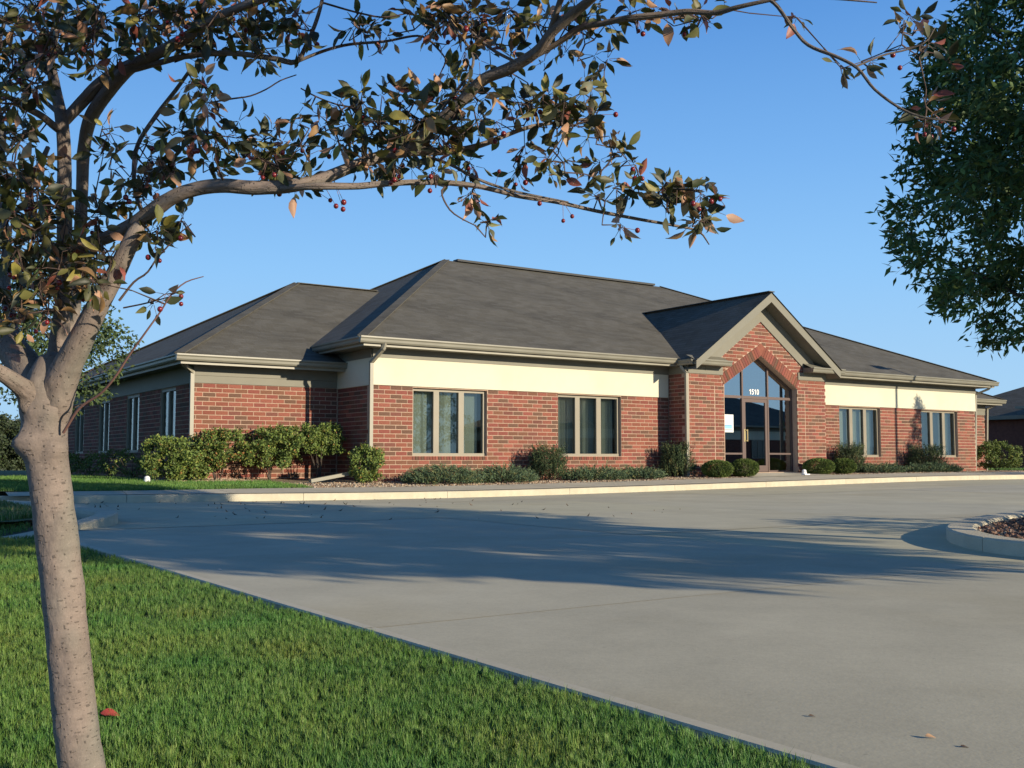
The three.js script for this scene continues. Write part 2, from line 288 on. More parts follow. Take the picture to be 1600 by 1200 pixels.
struct('lawn', sheet(10, 24, (s, t) => { const x = 28.7 + 11 * s, z = -26 + (walkIn(x) + 26) * t; return V(x, bedY(x, Math.min(z, 1.9)) - .01, z); }), M.lawn, 'small lawn strip beyond the far end of the office', 'lawn');

function island(pts, fill, label) {
  const cur = kerbPath(pts, (x, z) => H(x, z) + .105, .26, 2.6, true, 'kerb', label + ', kerb');
  const s2 = new THREE.Shape(); const n = 90;
  for (let i = 0; i < n; i++) { const q = cur.getPointAt(i / n), d = cur.getTangentAt(i / n); const x = q.x - d.z * .23, z = q.z + d.x * .23; i ? s2.lineTo(x, -z) : s2.moveTo(x, -z); }
  const g = new THREE.ShapeGeometry(s2); g.rotateX(-Math.PI / 2); const p = g.attributes.position, uv = new Float32Array(p.count * 2);
  for (let i = 0; i < p.count; i++) { p.setY(i, H(p.getX(i), p.getZ(i)) + .075); uv[2 * i] = p.getX(i); uv[2 * i + 1] = p.getZ(i); } g.setAttribute('uv', new THREE.BufferAttribute(uv, 2)); g.computeVertexNormals();
  struct('island_bed', g, fill, label + ', bed', 'island');
}
const ISL = [[-3.3, 17.7], [-3.1, 17.0], [-2.65, 16.45], [-2.1, 16.02], [-1.3, 15.62], [0, 15.15], [3, 14.5], [7, 14.1], [9.2, 15], [9.8, 17.5], [9, 21], [6, 23.6], [1, 24.2], [-2.5, 23.9], [-3.7, 22.4], [-3.55, 19.5]];
island(ISL.slice().reverse(), M.mulch, 'rounded mulch island in the car park');
island([[18.5, 7.2], [18.2, 8.6], [19.5, 9.6], [24, 9.6], [27, 9.2], [27.4, 7.8], [26, 6.8], [21, 6.7]], M.lawn, 'far lawn island with the lamp post');

// ---------------------------------------------------------------- office building
const OFF = thing('office_building', 'single-storey red brick office with cream band, grey hip roof and gabled glass entrance', 'building');
const allBricks = [];
function wallPlane(o, u, n) { const U = V(...u), N = V(...n), O = V(...o); return { U, N, O, m: new THREE.Matrix4().makeBasis(U, UPV, N).setPosition(O), pt: (a, y, d) => O.clone().addScaledVector(U, a).addScaledVector(N, d || 0).add(V(0, y, 0)) }; }
function wall(pl, outline, holes, t, name) {
  const s = new THREE.Shape(); outline.forEach(([a, b], i) => i ? s.lineTo(a, b) : s.moveTo(a, b));
  for (const h of holes || []) { const p = new THREE.Path(); h.forEach(([a, b], i) => i ? p.lineTo(a, b) : p.moveTo(a, b)); s.holes.push(p); }
  const g = new THREE.ExtrudeGeometry(s, { depth: t, bevelEnabled: false }); g.translate(0, 0, -t - .006); g.applyMatrix4(pl.m); return part(name || 'wall', uvBox(g), M.mortar, OFF);
}
const BL = .297, BH = .1016, MJ = .0175;
function lay(pl, w, y0, y1, ints, phase) {
  const n = Math.round((y1 - y0) / BH), bh = (y1 - y0) / n;
  for (let k = 0; k < n; k++) {
    const y = y0 + (k + .5) * bh;
    for (const [a, b] of ints(y)) {
      let j = Math.floor((a - (phase || 0) - (k % 2) * BL / 2) / BL);
      for (; ; j++) {
        const p = (phase || 0) + (k % 2) * BL / 2 + j * BL, q = p + BL; if (p >= b - .01) break;
        const e = Math.max(p, a), f = Math.min(q, b); if (f - e < .045) continue;
        allBricks.push({ pl, w, a: (e + f) / 2, y, l: f - e - MJ, h: bh - MJ, r: 0 });
      }
    }
  }
}
const rectHole = (a, b, c, d) => [[a, c], [b, c], [b, d], [a, d]];
const WB = .505, WT = 2.09;
const cut = (a, b, holes) => (y) => { let L = [[a, b]]; for (const [h0, h1, c, d] of holes) if (y > c && y < d) { const o = []; for (const [p, q] of L) { if (h1 <= p || h0 >= q) o.push([p, q]); else { if (h0 > p) o.push([p, h0]); if (h1 < q) o.push([h1, q]); } } L = o; } return L; };

function windowUnit(pl, a0, a1, y0, y1, panes, label, rec = 0) { // recessed window with tan frame, panes and blinds
  const g = new THREE.Group(); g.name = 'window'; if (label) g.userData.label = label; OFF.add(g);
  const bx = (u0, u1, v0, v1, d0, d1, mat, name) => { const q = new THREE.BoxGeometry(u1 - u0, v1 - v0, d1 - d0); q.translate((u0 + u1) / 2, (v0 + v1) / 2, (d0 + d1) / 2); q.applyMatrix4(pl.m); return part(name, uvBox(q), mat, g); };
  const f = .065, m = rec ? .08 : .15, d0 = -.2 + rec, d1 = -.095 + rec, n = panes;
  bx(a0, a1, y0, y0 + f, d0, d1 + .012, M.frame, 'sill'); bx(a0, a1, y1 - f, y1, d0, d1, M.frame, 'head_frame');
  bx(a0, a0 + f, y0 + f, y1 - f, d0, d1, M.frame, 'side_frame'); bx(a1 - f, a1, y0 + f, y1 - f, d0, d1, M.frame, 'side_frame');
  const pw = (a1 - a0 - 2 * f - (n - 1) * m) / n;
  for (let k = 0; k < n; k++) {
    const p0 = a0 + f + k * (pw + m), p1 = p0 + pw;
    if (k) bx(p0 - m, p0, y0 + f, y1 - f, d0, d1, M.frame, 'mullion');
    bx(p0, p1, y0 + f, y1 - f, -.15 + rec, -.144 + rec, M.glass, 'pane');
  }
  const tilt = rr(.85, 1.2), sl = [], ns = Math.floor((a1 - a0 - .1) / .083);
  for (let k = 0; k < ns; k++) {
    if (R() < .06) continue; const c = a0 + .09 + k * .083, ang = tilt + rr(-.1, .1), w = .089, q = new THREE.BoxGeometry(w, y1 - y0 - .08, .002);
    q.rotateY(-ang); q.translate(c, (y0 + y1) / 2 + .01, -.33); q.applyMatrix4(pl.m); sl.push(q);
  }
  part('vertical_blind', merge(sl), M.blind, g); return g;
}
function rowlock(pl, w, a0, a1) { const n = Math.round((a1 - a0 + .02) / .0765), s = (a1 - a0 + .02) / n; for (let k = 0; k < n; k++) allBricks.push({ pl, w, a: a0 - .01 + (k + .5) * s, y: WB - BH / 2 - .002, l: s - .011, h: BH - MJ, r: 0, proud: .012 }); }

// --- main front, left and right of the entrance
const FR = wallPlane([0, 0, 0], [1, 0, 0], [0, 0, 1]);
seed(9);
const wins = [[1.035, 3.095], [5.25, 7.345], [16.28, 18.33], [20.53, 22.6]];
for (const [a, b, list] of [[0, 9.05, wins.slice(0, 2)], [14.62, 23.65, wins.slice(2)]]) {
  const w = wall(FR, [[a, -.25], [b, -.25], [b, 3.0], [a, 3.0]], list.map(([p, q]) => rectHole(p, q, WB, WT)), .28);
  lay(FR, w, -.1, 2.115, cut(a + .002, b - .002, list.map(([p, q]) => [p - (0), q + 0, WB - BH - .01, WT + .06])), 0);
  for (const [p, q] of list) rowlock(FR, w, p, q);
}
const wl = ['front window beside the corner downspout, blinds nearly closed', 'front window between the two dark upright shrubs', 'front window just right of the entrance', 'front window nearest the far corner'];
wins.forEach(([a, b], i) => windowUnit(FR, a, b, WB, WT, 3, wl[i]));
const band = (pl, a0, a1, y0, y1, p, mat, name) => { const q = new THREE.BoxGeometry(a1 - a0, y1 - y0, p + .02); q.translate((a0 + a1) / 2, (y0 + y1) / 2, (p - .02) / 2); q.applyMatrix4(pl.m); return part(name, uvBox(q), mat, OFF); };
band(FR, -.012, 9.02, 2.118, 2.745, .03, M.stucco, 'stucco_band'); band(FR, 14.64, 23.662, 2.118, 2.745, .03, M.stucco, 'stucco_band');
band(FR, -.025, 9.02, 2.747, 2.95, .045, M.trim, 'frieze_board'); band(FR, 14.64, 23.68, 2.747, 2.95, .045, M.trim, 'frieze_board');
// --- side returns of the main block and the two set-back wings
const SL = wallPlane([0, 0, -17.1], [0, 0, 1], [-1, 0, 0]); // faces -x ; u runs towards +z
const SR = wallPlane([23.65, 0, 0], [0, 0, -1], [1, 0, 0]);
{ let w = wall(SL, [[14.9, -.25], [17.085, -.25], [17.085, 3.0], [14.9, 3.0]], [], .28); lay(SL, w, -.1, 2.115, () => [[15.23, 17.09]], .1); }
{ let w = wall(SR, [[.015, -.25], [2.2, -.25], [2.2, 3.0], [.015, 3.0]], [], .28); lay(SR, w, -.1, 2.115, () => [[.01, 1.87]], .1); }
band(SL, 15.2, 17.112, 2.118, 2.745, .03, M.stucco, 'stucco_band'); band(SL, 15.2, 17.1, 2.747, 2.95, .045, M.trim, 'frieze_board');
band(SR, -.0, 1.9, 2.118, 2.745, .03, M.stucco, 'stucco_band');
const WZ = -1.87, LX = -3.49, RX = 27.3;
const WL_ = wallPlane([LX, 0, WZ], [1, 0, 0], [0, 0, 1]), WR_ = wallPlane([23.65, 0, WZ], [1, 0, 0], [0, 0, 1]);
{ const w = wall(WL_, [[0, -.25], [3.49, -.25], [3.49, 2.6], [0, 2.6]], [], .28); lay(WL_, w, -.1, 2.13, () => [[.002, 3.475]], .05); }
{ const w = wall(WR_, [[.0, -.25], [3.65, -.25], [3.65, 2.6], [0, 2.6]], [], .28); lay(WR_, w, -.1, 2.13, () => [[.02, 3.648]], .05); }
for (const [pl, a0, a1] of [[WL_, -.02, 3.48], [WR_, .035, 3.67]]) { band(pl, a0, a1, 2.133, 2.297, .022, M.trim, 'siding_board'); band(pl, a0, a1, 2.301, 2.53, .034, M.trim, 'siding_board'); }
const LW = wallPlane([LX, 0, -15.2], [0, 0, 1], [-1, 0, 0]);
const lw = [-13.25, -10.1, -7.0, -3.85].map((z) => [z + 15.2 - .62, z + 15.2 + .62]);
{ const w = wall(LW, [[0, -.25], [13.315, -.25], [13.315, 2.6], [0, 2.6]], lw.map(([a, b]) => rectHole(a, b, .6, 2.11)), .28); lay(LW, w, -.1, 2.13, cut(.01, 13.32, lw.map(([a, b]) => [a, b, .6, 2.2])), 0); }
lw.forEach(([a, b]) => windowUnit(LW, a, b, .6, 2.11, 2, undefined, .07));
band(LW, -.01, 13.345, 2.133, 2.53, .03, M.trim, 'frieze_board');
const RW = wallPlane([RX, 0, WZ - .0], [0, 0, -1], [1, 0, 0]);
wall(RW, [[.02, -.25], [13.3, -.25], [13.3, 2.6], [.02, 2.6]], [], .28);
// plain back walls, floor and inside partitions
part('back_wall', merge([box(-.0, 23.65, -.25, 3, -17.4, -17.1), box(-3.45, -.02, -.25, 2.6, -15.5, -15.22), box(23.7, 27.28, -.25, 2.6, -15.5, -15.22), box(0, .26, -.25, 3, -17.08, -15.25), box(23.4, 23.64, -.25, 3, -17.08, -15.25)]), M.mortar, OFF);
part('floor', box(.3, 23.3, -.2, .05, -17, -.3), M.carpet, OFF); part('floor', box(-3.15, .29, -.2, .049, -15.1, -2.2), M.carpet, OFF);
part('inner_wall', merge([box(-3.15, 26.9, .06, 2.5, -5.6, -5.5), box(4.2, 4.3, .06, 2.5, -5.4, -.32), box(8.9, 9.0, .06, 2.5, -5.4, -.32), box(14.7, 14.8, .06, 2.5, -5.4, -.32), box(19.4, 19.5, .06, 2.5, -5.4, -.32), box(.3, .4, .06, 2.5, -15, -5.7)]), M.inside, OFF);
part('ceiling', box(.3, 23.3, 2.52, 2.56, -15.1, -.31), M.inside, OFF); part('ceiling', box(-3.15, .29, 2.53, 2.57, -15.1, -2.2), M.inside, OFF);

// --- roofs
function roofMesh(faces, name) { // faces: [eaveA, eaveB, top..., ] each a polygon; uv in metres along the eave and up the slope
  const b = raw();
  for (const f of faces) {
    const u = f[1].clone().sub(f[0]).normalize(), n = u.clone().cross(f[2].clone().sub(f[0])).normalize(), v = n.clone().cross(u), n0 = b.p.length / 3, ou = R() * 9;
    for (const q of f) { b.p.push(q.x, q.y, q.z); const d = q.clone().sub(f[0]); b.uv.push(d.dot(u) + ou, d.dot(v)); }
    for (let k = 1; k < f.length - 1; k++) b.i.push(n0, n0 + k, n0 + k + 1);
  }
  const g = build(b).toNonIndexed(); g.computeVertexNormals(); return part(name, g, M.roof, OFF);
}
const hip = (x0, x1, z0, z1, ye, xa, xb, yr) => { const zr = (z0 + z1) / 2, a = V(x0, ye, z1), b = V(x1, ye, z1), c = V(x1, ye, z0), d = V(x0, ye, z0), e = V(xa, yr, zr), f = V(xb, yr, zr); return { faces: [[a, b, f, e], [b, c, f], [c, d, e, f], [d, a, e]], a, b, c, d, e, f }; };
seed(31);
const HM = hip(-.53, 24.18, -17.63, .53, 3.15, 6.98, 16.58, 7.08), HW = hip(-3.99, 27.8, -15.76, -1.34, 2.72, 1.67, 22.0, 5.79);
const roofMain = roofMesh(HM.faces, 'roof'), roofWing = roofMesh(HW.faces, 'wing_roof');
part('ridge_vent', merge([bar(V(7.35, 7.11, -8.55), V(16.2, 7.11, -8.55), .3, .07)]), M.vent, roofMain);
const cap = (p, q, par) => part('hip_cap', bar(p.clone().add(V(0, .012, 0)), q.clone().add(V(0, .012, 0)), .24, .022), M.ridge, par);
cap(HM.a, HM.e, roofMain); cap(HM.b, HM.f, roofMain); cap(HM.d, HM.e, roofMain); cap(HW.a, HW.e, roofWing); cap(HW.d, HW.e, roofWing); cap(HW.b, HW.f, roofWing); cap(HW.e, V(4.4, 5.79, -8.55), roofWing);
// --- eaves: fascia, soffit, gutter
function gutterRun(p, q, out, name) { // p,q along the back of the gutter at its top; out: unit vector away from the wall
  const s = new THREE.Shape(); [[0, 0], [0, -.145], [.075, -.145], [.095, -.11], [.10, -.06], [.122, -.03], [.122, 0], [.112, 0], [.11, -.02], [.02, -.02]].forEach(([a, b], i) => i ? s.lineTo(a, b) : s.moveTo(a, b));
  const L = p.distanceTo(q), g = new THREE.ExtrudeGeometry(s, { depth: L, bevelEnabled: false }), d = q.clone().sub(p).normalize();
  let q2 = g.index ? g.toNonIndexed() : g; q2.applyMatrix4(new THREE.Matrix4().makeBasis(out, UPV, d).setPosition(p));
  if (out.clone().cross(UPV).dot(d) < 0) { const a = q2.attributes.position.array; for (let t = 0; t < a.length; t += 9) for (let k = 0; k < 3; k++) { const e = a[t + 3 + k]; a[t + 3 + k] = a[t + 6 + k]; a[t + 6 + k] = e; } }
  q2.computeVertexNormals(); return part(name || 'gutter', uvBox(q2), M.gutter, OFF);
}
const oz = V(0, 0, 1), mx = V(-1, 0, 0), px_ = V(1, 0, 0);
gutterRun(V(-.6, 3.15, .482), V(8.93, 3.15, .482), oz); gutterRun(V(14.9, 3.15, .482), V(24.25, 3.15, .482), oz);
gutterRun(V(-.482, 3.15, -2.1), V(-.482, 3.15, .48), mx); gutterRun(V(24.13, 3.15, .48), V(24.13, 3.15, -2.1), px_);
gutterRun(V(-4.06, 2.715, -1.39), V(-.02, 2.715, -1.39), oz); gutterRun(V(23.7, 2.715, -1.39), V(27.87, 2.715, -1.39), oz);
gutterRun(V(-3.94, 2.715, -15.7), V(-3.94, 2.715, -1.392), mx); gutterRun(V(27.75, 2.715, -1.392), V(27.75, 2.715, -15.7), px_);
for (const a of [[-.48, 24.13, .455, .48], [-.48, -.455, -2.3, .453], [24.105, 24.13, -2.3, .453]]) part('fascia', box(a[0], a[1], 2.945, 3.12, a[2], a[3]), M.spout, OFF);
for (const a of [[-3.94, -.03, -1.417, -1.392], [-3.94, -3.915, -15.7, -1.419], [23.7, 27.75, -1.417, -1.392], [27.725, 27.75, -15.7, -1.419]]) part('fascia', box(a[0], a[1], 2.505, 2.69, a[2], a[3]), M.spout, OFF);
for (const a of [[-.453, 24.1, .002, .453], [-.453, -.002, -2.3, -.001], [23.66, 24.1, -2.3, -.001]]) part('soffit', box(a[0], a[1], 2.952, 2.975, a[2], a[3]), M.soffit, OFF);
for (const a of [[-3.913, -.004, -1.868, -1.419], [-3.913, -3.492, -15.6, -1.87], [23.66, 27.72, -1.868, -1.419], [27.31, 27.72, -15.6, -1.87]]) part('soffit', box(a[0], a[1], 2.532, 2.555, a[2], a[3]), M.soffit, OFF);
// --- downspouts
function downspout(pts, label) { const g = []; for (let i = 0; i < pts.length - 1; i++) { const d = pts[i + 1].clone().sub(pts[i]).normalize().multiplyScalar(.03); g.push(bar(pts[i].clone().sub(d), pts[i + 1].clone().add(d), .085 - .001 * i, .07 - .001 * i)); } const m = part('downspout', merge(g), M.spout, OFF); if (label) m.userData.label = label; return m; }
downspout([V(.02, 3.02, .53), V(.0, 2.9, .50), V(-.075, 2.62, .06), V(-.075, .28, .06), V(-.10, .16, .10), V(-.45, .13, .16)], 'corner downspout');
part('downspout_extension', bar(V(-.40, .15, .15), V(-1.62, -.04, .28), .11, .075), M.spout, OFF);
downspout([V(-3.86, 2.58, -1.5), V(-3.8, 2.5, -1.62), V(-3.56, 2.36, -1.80), V(-3.55, .05, -1.80)]);
downspout([V(8.93, 3.0, .62), V(8.95, 2.9, .66), V(8.985, 2.76, .78), V(8.985, .0, .78)], 'downspout at the entrance pier');
downspout([V(14.72, 2.98, .5), V(14.72, 2.86, .2), V(14.7, .0, .06)]);
downspout([V(23.95, 3.02, .5), V(23.9, 2.9, .4), V(23.73, 2.72, .0), V(23.73, .0, -.1)]);
downspout([V(27.6, 2.6, -1.5), V(27.55, 2.5, -1.6), V(27.38, 2.38, -1.8), V(27.38, 0, -1.9)]);

// --- gabled entrance
const GX = 11.86, GZ = .8, GF = 1.25, RM = .70, RA = 5.14;
const EN = wallPlane([0, 0, GZ], [1, 0, 0], [0, 0, 1]);
const AX = 11.88, OPL = 10.40, OPR = 13.40, arch = (x) => 3.37 - .59 * Math.abs(x - AX);
{
  const w = wall(EN, [[9.03, -.25], [14.63, -.25], [14.63, 2.98], [GX, 4.92], [9.03, 2.98]], [[[OPL, .06], [OPR, .06], [OPR, arch(OPR)], [AX, 3.37], [OPL, arch(OPL)]]], .24);
  const half = (y) => y < 2.49 ? 1.5 : y < 2.75 ? 1.5 + .16 * (y - 2.49) / .26 : Math.max(0, (3.725 - y) / .59);
  const J0 = 10.03, J1 = 13.73;
  lay(EN, w, -.1, 4.37, (y) => {
    const g = y < 2.76 ? 2.8 : Math.min(2.8, (4.36 - y) / .7), h = half(y) + (y > 2.49 ? .012 : 0); const L = AX - h, Rr = AX + h, a = GX - g + .002, b = GX + g - .002, o = [];
    if (y > 3.73) return [[a, b]];
    if (L > a) { if (a < J0 && L > J0 && y < 2.49) o.push([a, J0 - .006], [J0 + .006, L]); else o.push([a, L]); }
    if (b > Rr) { if (b > J1 && Rr < J1 && y < 2.49) o.push([Rr, J1 - .006], [J1 + .006, b]); else o.push([Rr, b]); }
    return o;
  }, .06);
  const sl = Math.hypot(1.5, .885), n = 18, th = Math.atan2(.885, 1.5);
  for (const sgn of [-1, 1]) for (let k = 0; k < n; k++) { const s = (k + .5) / n * sl, x = AX + sgn * (1.5 - s * Math.cos(th)) , y = 2.485 + s * Math.sin(th); allBricks.push({ pl: EN, w, a: x + sgn * Math.sin(th) * .155, y: y + Math.cos(th) * .155, l: sl / n - .011, h: .295, r: -sgn * th, proud: .008 }); }
  part('keystone', prism([[AX, 3.385], [AX + .06, 3.375 + .03], [AX + .16, 3.62], [AX, 3.735], [AX - .16, 3.62], [AX - .06, 3.375 + .03]], GZ - .02, GZ + .006), M.brick[1], w);
  const side = wallPlane([9.03, 0, .0], [0, 0, 1], [-1, 0, 0]), sw = wall(side, [[.02, -.25], [.785, -.25], [.785, 3.0], [.02, 3.0]], [], .24); lay(side, sw, -.1, 2.75, () => [[.03, .79]], .1);
  const sr = wallPlane([14.63, 0, .79], [0, 0, -1], [1, 0, 0]), sw2 = wall(sr, [[.0, -.25], [.77, -.25], [.77, 3.0], [.0, 3.0]], [], .24); lay(sr, sw2, -.1, 2.75, () => [[.0, .77]], .1);
  band(side, .03, .8, 2.752, 2.97, .02, M.trim, 'frieze_board');
}
band(EN, 9.01, 10.32, 2.752, 2.965, .03, M.trim, 'frieze_board'); band(EN, 13.42, 14.65, 2.752, 2.965, .03, M.trim, 'frieze_board');
function prism(pts, z0, z1) { const s = new THREE.Shape(); pts.forEach(([a, b], i) => i ? s.lineTo(a, b) : s.moveTo(a, b)); const g = new THREE.ExtrudeGeometry(s, { depth: z1 - z0, bevelEnabled: false }); g.translate(0, 0, z0); return uvBox(g); }
const HWD = 2.95, yl = (x, d) => RA - d - RM * Math.abs(x - GX);
{ // gable roof, rake boards, soffit, frieze
  const backZ = .53 - (RA - 3.15) / .4328, e = V(GX, RA, GF + .04), f = V(GX, RA, backZ - .25), yb = RA - RM * (HWD + .03);
  const zb = .55 - .9;
  const g = roofMesh([[V(GX - HWD - .03, yb, zb), V(GX - HWD - .03, yb, GF + .04), e, f], [V(GX + HWD + .03, yb, GF + .04), V(GX + HWD + .03, yb, zb), f, e]], 'gable_roof');
  cap(e.clone().add(V(0, .01, -.02)), f.clone().add(V(0, .01, 0)), g);
  for (const s of [-1, 1]) {
    const X = (k) => GX + s * k;
    part('rake_board', prism([[GX, RA - .012], [X(HWD), yl(X(HWD), .012)], [X(HWD), yl(X(HWD), .245)], [GX, RA - .275]], GF - .035, GF), M.trim, OFF);
    part('rake_soffit', prism([[GX, RA - .235], [X(HWD - .02), yl(X(HWD - .02), .235)], [X(HWD - .02), yl(X(HWD - .02), .26)], [GX, RA - .26]], GZ - .02, GF - .04), M.soffit, OFF);
    part('rake_frieze', prism([[GX, RA - .27], [X(2.2), yl(X(2.2), .27)], [X(2.2), yl(X(2.2), .77)], [GX, RA - .79]], GZ, GZ + .035), M.trim, OFF);
  }
  for (const [x0, x1] of [[8.93, 10.28], [13.62, 15.05]]) { // boxed eave returns
    part('eave_return', prism([[x0, 2.968], [x1, 2.968], [x1, 3.10], [x0, 3.10]], GZ + .037, GF - .13), M.trim, OFF);
    gutterRun(V(x0, 3.105, GF - .125), V(x1, 3.105, GF - .125), oz);
    const q = raw(); const a = V(x0, 3.1, GF - .11), b = V(x1, 3.1, GF - .11), c = V(x1, 3.24, GZ + .04), d = V(x0, 3.24, GZ + .04); quad(q, a, b, c, d, [0, 0, 1, 0, 1, .4, 0, .4]); const cap2 = build(q); part('return_roof', cap2, M.trim, OFF);
  }
  gutterRun(V(8.965, 3.105, .5), V(8.965, 3.105, GF - .126), mx);
}
{ // storefront glazing with door
  const sf = new THREE.Group(); sf.name = 'storefront'; sf.userData.label = 'dark framed glass entrance under the pointed brick arch'; OFF.add(sf);
  const z0 = .53, z1 = .59, zg = .556, B = (x0, x1, y0, y1, a, b, m, n) => part(n, box(x0, x1, y0, y1, a || z0, b || z1), m || M.store, sf);
  const m1 = 11.30, m2 = 12.345, ty = 2.15, f = .055;
  B(OPL, OPL + f, .06, arch(OPL) - .02, 0, 0, 0, 'jamb'); B(OPR - f, OPR, .06, arch(OPR) - .02, 0, 0, 0, 'jamb');
  B(m1, m1 + f, .06, arch(m1) - .03, z0 - .01, z1 + .004, 0, 'mullion'); B(m2, m2 + f, .06, arch(m2) - .05, z0 - .01, z1 + .004, 0, 'mullion');
  B(OPL + f, OPR - f, ty, ty + .075, z0 + .002, z1 - .002, 0, 'transom');
  B(OPL + f, m1, .56, .61, z0 + .002, z1 - .002, 0, 'rail'); B(m2 + f, OPR - f, .56, .61, z0 + .002, z1 - .002, 0, 'rail'); B(OPL + f, m1, .06, .11, z0 + .002, z1 - .002, 0, 'rail'); B(m2 + f, OPR - f, .06, .11, z0 + .002, z1 - .002, 0, 'rail');
  for (const s of [-1, 1]) part('arch_frame', bar(V(AX, 3.34, .56), V(AX + s * 1.5, 3.34 - .885, .56), .06, .06), M.store, sf);
  const pane = (pts, n) => { const g = prism(pts, zg - .003, zg + .003); return part(n || 'pane', g, M.glassDark, sf); };
  pane(rectHole(OPL + f, m1, .11, .56)); pane(rectHole(OPL + f, m1, .61, ty)); pane(rectHole(m2 + f, OPR - f, .11, .56)); pane(rectHole(m2 + f, OPR - f, .61, ty));
  const y2 = ty + .075, A = (x) => arch(x) - .06;
  pane([[OPL + f, y2], [m1, y2], [m1, A(m1)], [OPL + f, A(OPL + f)]]); pane([[m1 + f, y2], [m2, y2], [m2, A(m2)], [AX, A(AX)], [m1 + f, A(m1 + f)]]); pane([[m2 + f, y2], [OPR - f, y2], [OPR - f, A(OPR - f)], [m2 + f, A(m2 + f)]]);
  // door
  const d = new THREE.Group(); d.name = 'door'; OFF.add(d); const D = (x0, x1, y0, y1, a, b, m, n) => part(n, box(x0, x1, y0, y1, a, b), m, d);
  const dx0 = m1 + f + .006, dx1 = m2 - .006, st = .085;
  D(dx0, dx0 + st, .07, ty - .006, .535, .583, M.store, 'stile'); D(dx1 - st, dx1, .07, ty - .006, .535, .583, M.store, 'stile'); D(dx0 + st, dx1 - st, ty - .1, ty - .006, .536, .582, M.store, 'top_rail'); D(dx0 + st, dx1 - st, .07, .25, .536, .582, M.store, 'bottom_rail');
  D(dx0 + st, dx1 - st, .25, ty - .1, .553, .559, M.glassDark, 'pane'); D(dx0 + st, dx1 - st, .98, 1.02, .49, .52, M.dark, 'push_bar');
  D(dx0 + .01, dx0 + .07, .92, 1.28, .584, .592, M.brass, 'push_plate'); D(dx0 + .1, dx0 + .125, .93, 1.27, .61, .635, M.brass, 'handle'); D(dx0 + .06, dx0 + .12, 1.24, 1.26, .59, .63, M.brass, 'handle_mount'); D(dx0 + .06, dx0 + .12, .94, .96, .59, .63, M.brass, 'handle_mount');
  const font = await new FontLoader().loadAsync('fonts/droid/droid_sans_bold.typeface.json');
  const tg = new TextGeometry('1510', { font, size: .15, depth: .006, curveSegments: 4 }); tg.computeBoundingBox(); const bb = tg.boundingBox; tg.scale(.40 / (bb.max.x - bb.min.x), .155 / (bb.max.y - bb.min.y), 1); tg.translate(11.62, 2.275, .562); part('address_number', tg, M.white, sf);
  part('vestibule', merge([box(10.0, 13.8, .06, 2.9, -2.6, -2.5), box(9.9, 10.0, .06, 2.9, -2.6, .3), box(13.8, 13.9, .06, 2.9, -2.6, .3), box(9.9, 13.9, 3.45, 3.5, -2.6, .5)]), M.inside, OFF);
  part('vestibule_floor', box(9.3, 14.4, -.2, .055, -.29, .78), M.carpet, OFF);
}
{ // notice taped to the glass
  const c = document.createElement('canvas'); c.width = 256; c.height = 256; const k = c.getContext('2d');
  k.fillStyle = '#d5dada'; k.fillRect(0, 0, 256, 256); k.fillStyle = '#cfd2cf'; k.fillRect(60, 36, 140, 5); k.fillRect(50, 56, 160, 5);
  k.fillStyle = '#b9c2b8'; k.beginPath(); k.arc(118, 118, 14, 0, 7); k.fill(); k.fillStyle = '#5b9cc4'; k.fillRect(22, 152, 200, 14); k.fillStyle = '#86bfda'; k.fillRect(22, 166, 200, 38); k.fillStyle = '#4f6468'; k.fillRect(16, 214, 214, 7);
  const t = new THREE.CanvasTexture(c); t.colorSpace = THREE.SRGBColorSpace; t.magFilter = THREE.LinearFilter;
  const g = new THREE.BoxGeometry(.47, .50, .004), mt = [0, 1, 2, 3].map(() => M.white); const m = new THREE.Mesh(g, [M.white, M.white, M.white, M.white, std({ map: t, roughness: .5 }), M.white]); m.name = 'paper_notice'; m.position.set(10.74, 1.43, .566); m.castShadow = m.receiveShadow = true;
  m.userData = { label: 'white paper notice with pale blue print on the entrance glass', category: 'notice' }; scene.add(m);
}
{ // bricks: the 300 that show largest become single bricks, the rest one brickwork
  seed(17); const F = FW;
  for (const b of allBricks) { const q = b.pl.pt(b.a, b.y, 0), d = q.clone().sub(CAM); b.q = q; b.t = Math.floor(R() * 7); b.k = rr(.85, 1.15); b.pr = (b.proud || 0) + rr(-.0015, .002); b.vis = b.pl.N.dot(d) < 0 && b.y > .25 ? b.l * b.h * -b.pl.N.dot(d) / d.length() ** 3 * (b.pl.N.z > .5 ? 1 : .4) : 0; }
  const order = allBricks.slice().sort((p, q) => q.vis - p.vis), unit = new THREE.BoxGeometry(1, 1, 1), list = [], hide = new Map();
  const mtx = (b) => { const m = b.pl.m.clone(); m.setPosition(b.pl.pt(b.a, b.y, b.pr - .014)); m.multiply(new THREE.Matrix4().makeRotationZ(b.r)); return m.multiply(new THREE.Matrix4().makeScale(b.l, b.h, .028)); };
  order.forEach((b, i) => {
    if (i < 300) { const m = part('brick', unit, M.brick[b.t], b.w); mtx(b).decompose(m.position, m.quaternion, m.scale); }
    else { const g = unit.clone(); g.applyMatrix4(mtx(b)); const c = new Float32Array(72); for (let j = 0; j < 24; j++) { c[3 * j] = BR[b.t][0] * 1.35 * b.k; c[3 * j + 1] = BR[b.t][1] * 1.35 * b.k; c[3 * j + 2] = BR[b.t][2] * 1.35 * b.k; } g.setAttribute('color', new THREE.BufferAttribute(c, 3)); list.push(g); }
  });
  part('brickwork', mergeGeometries(list), M.brickwork, OFF, 'stuff');
}

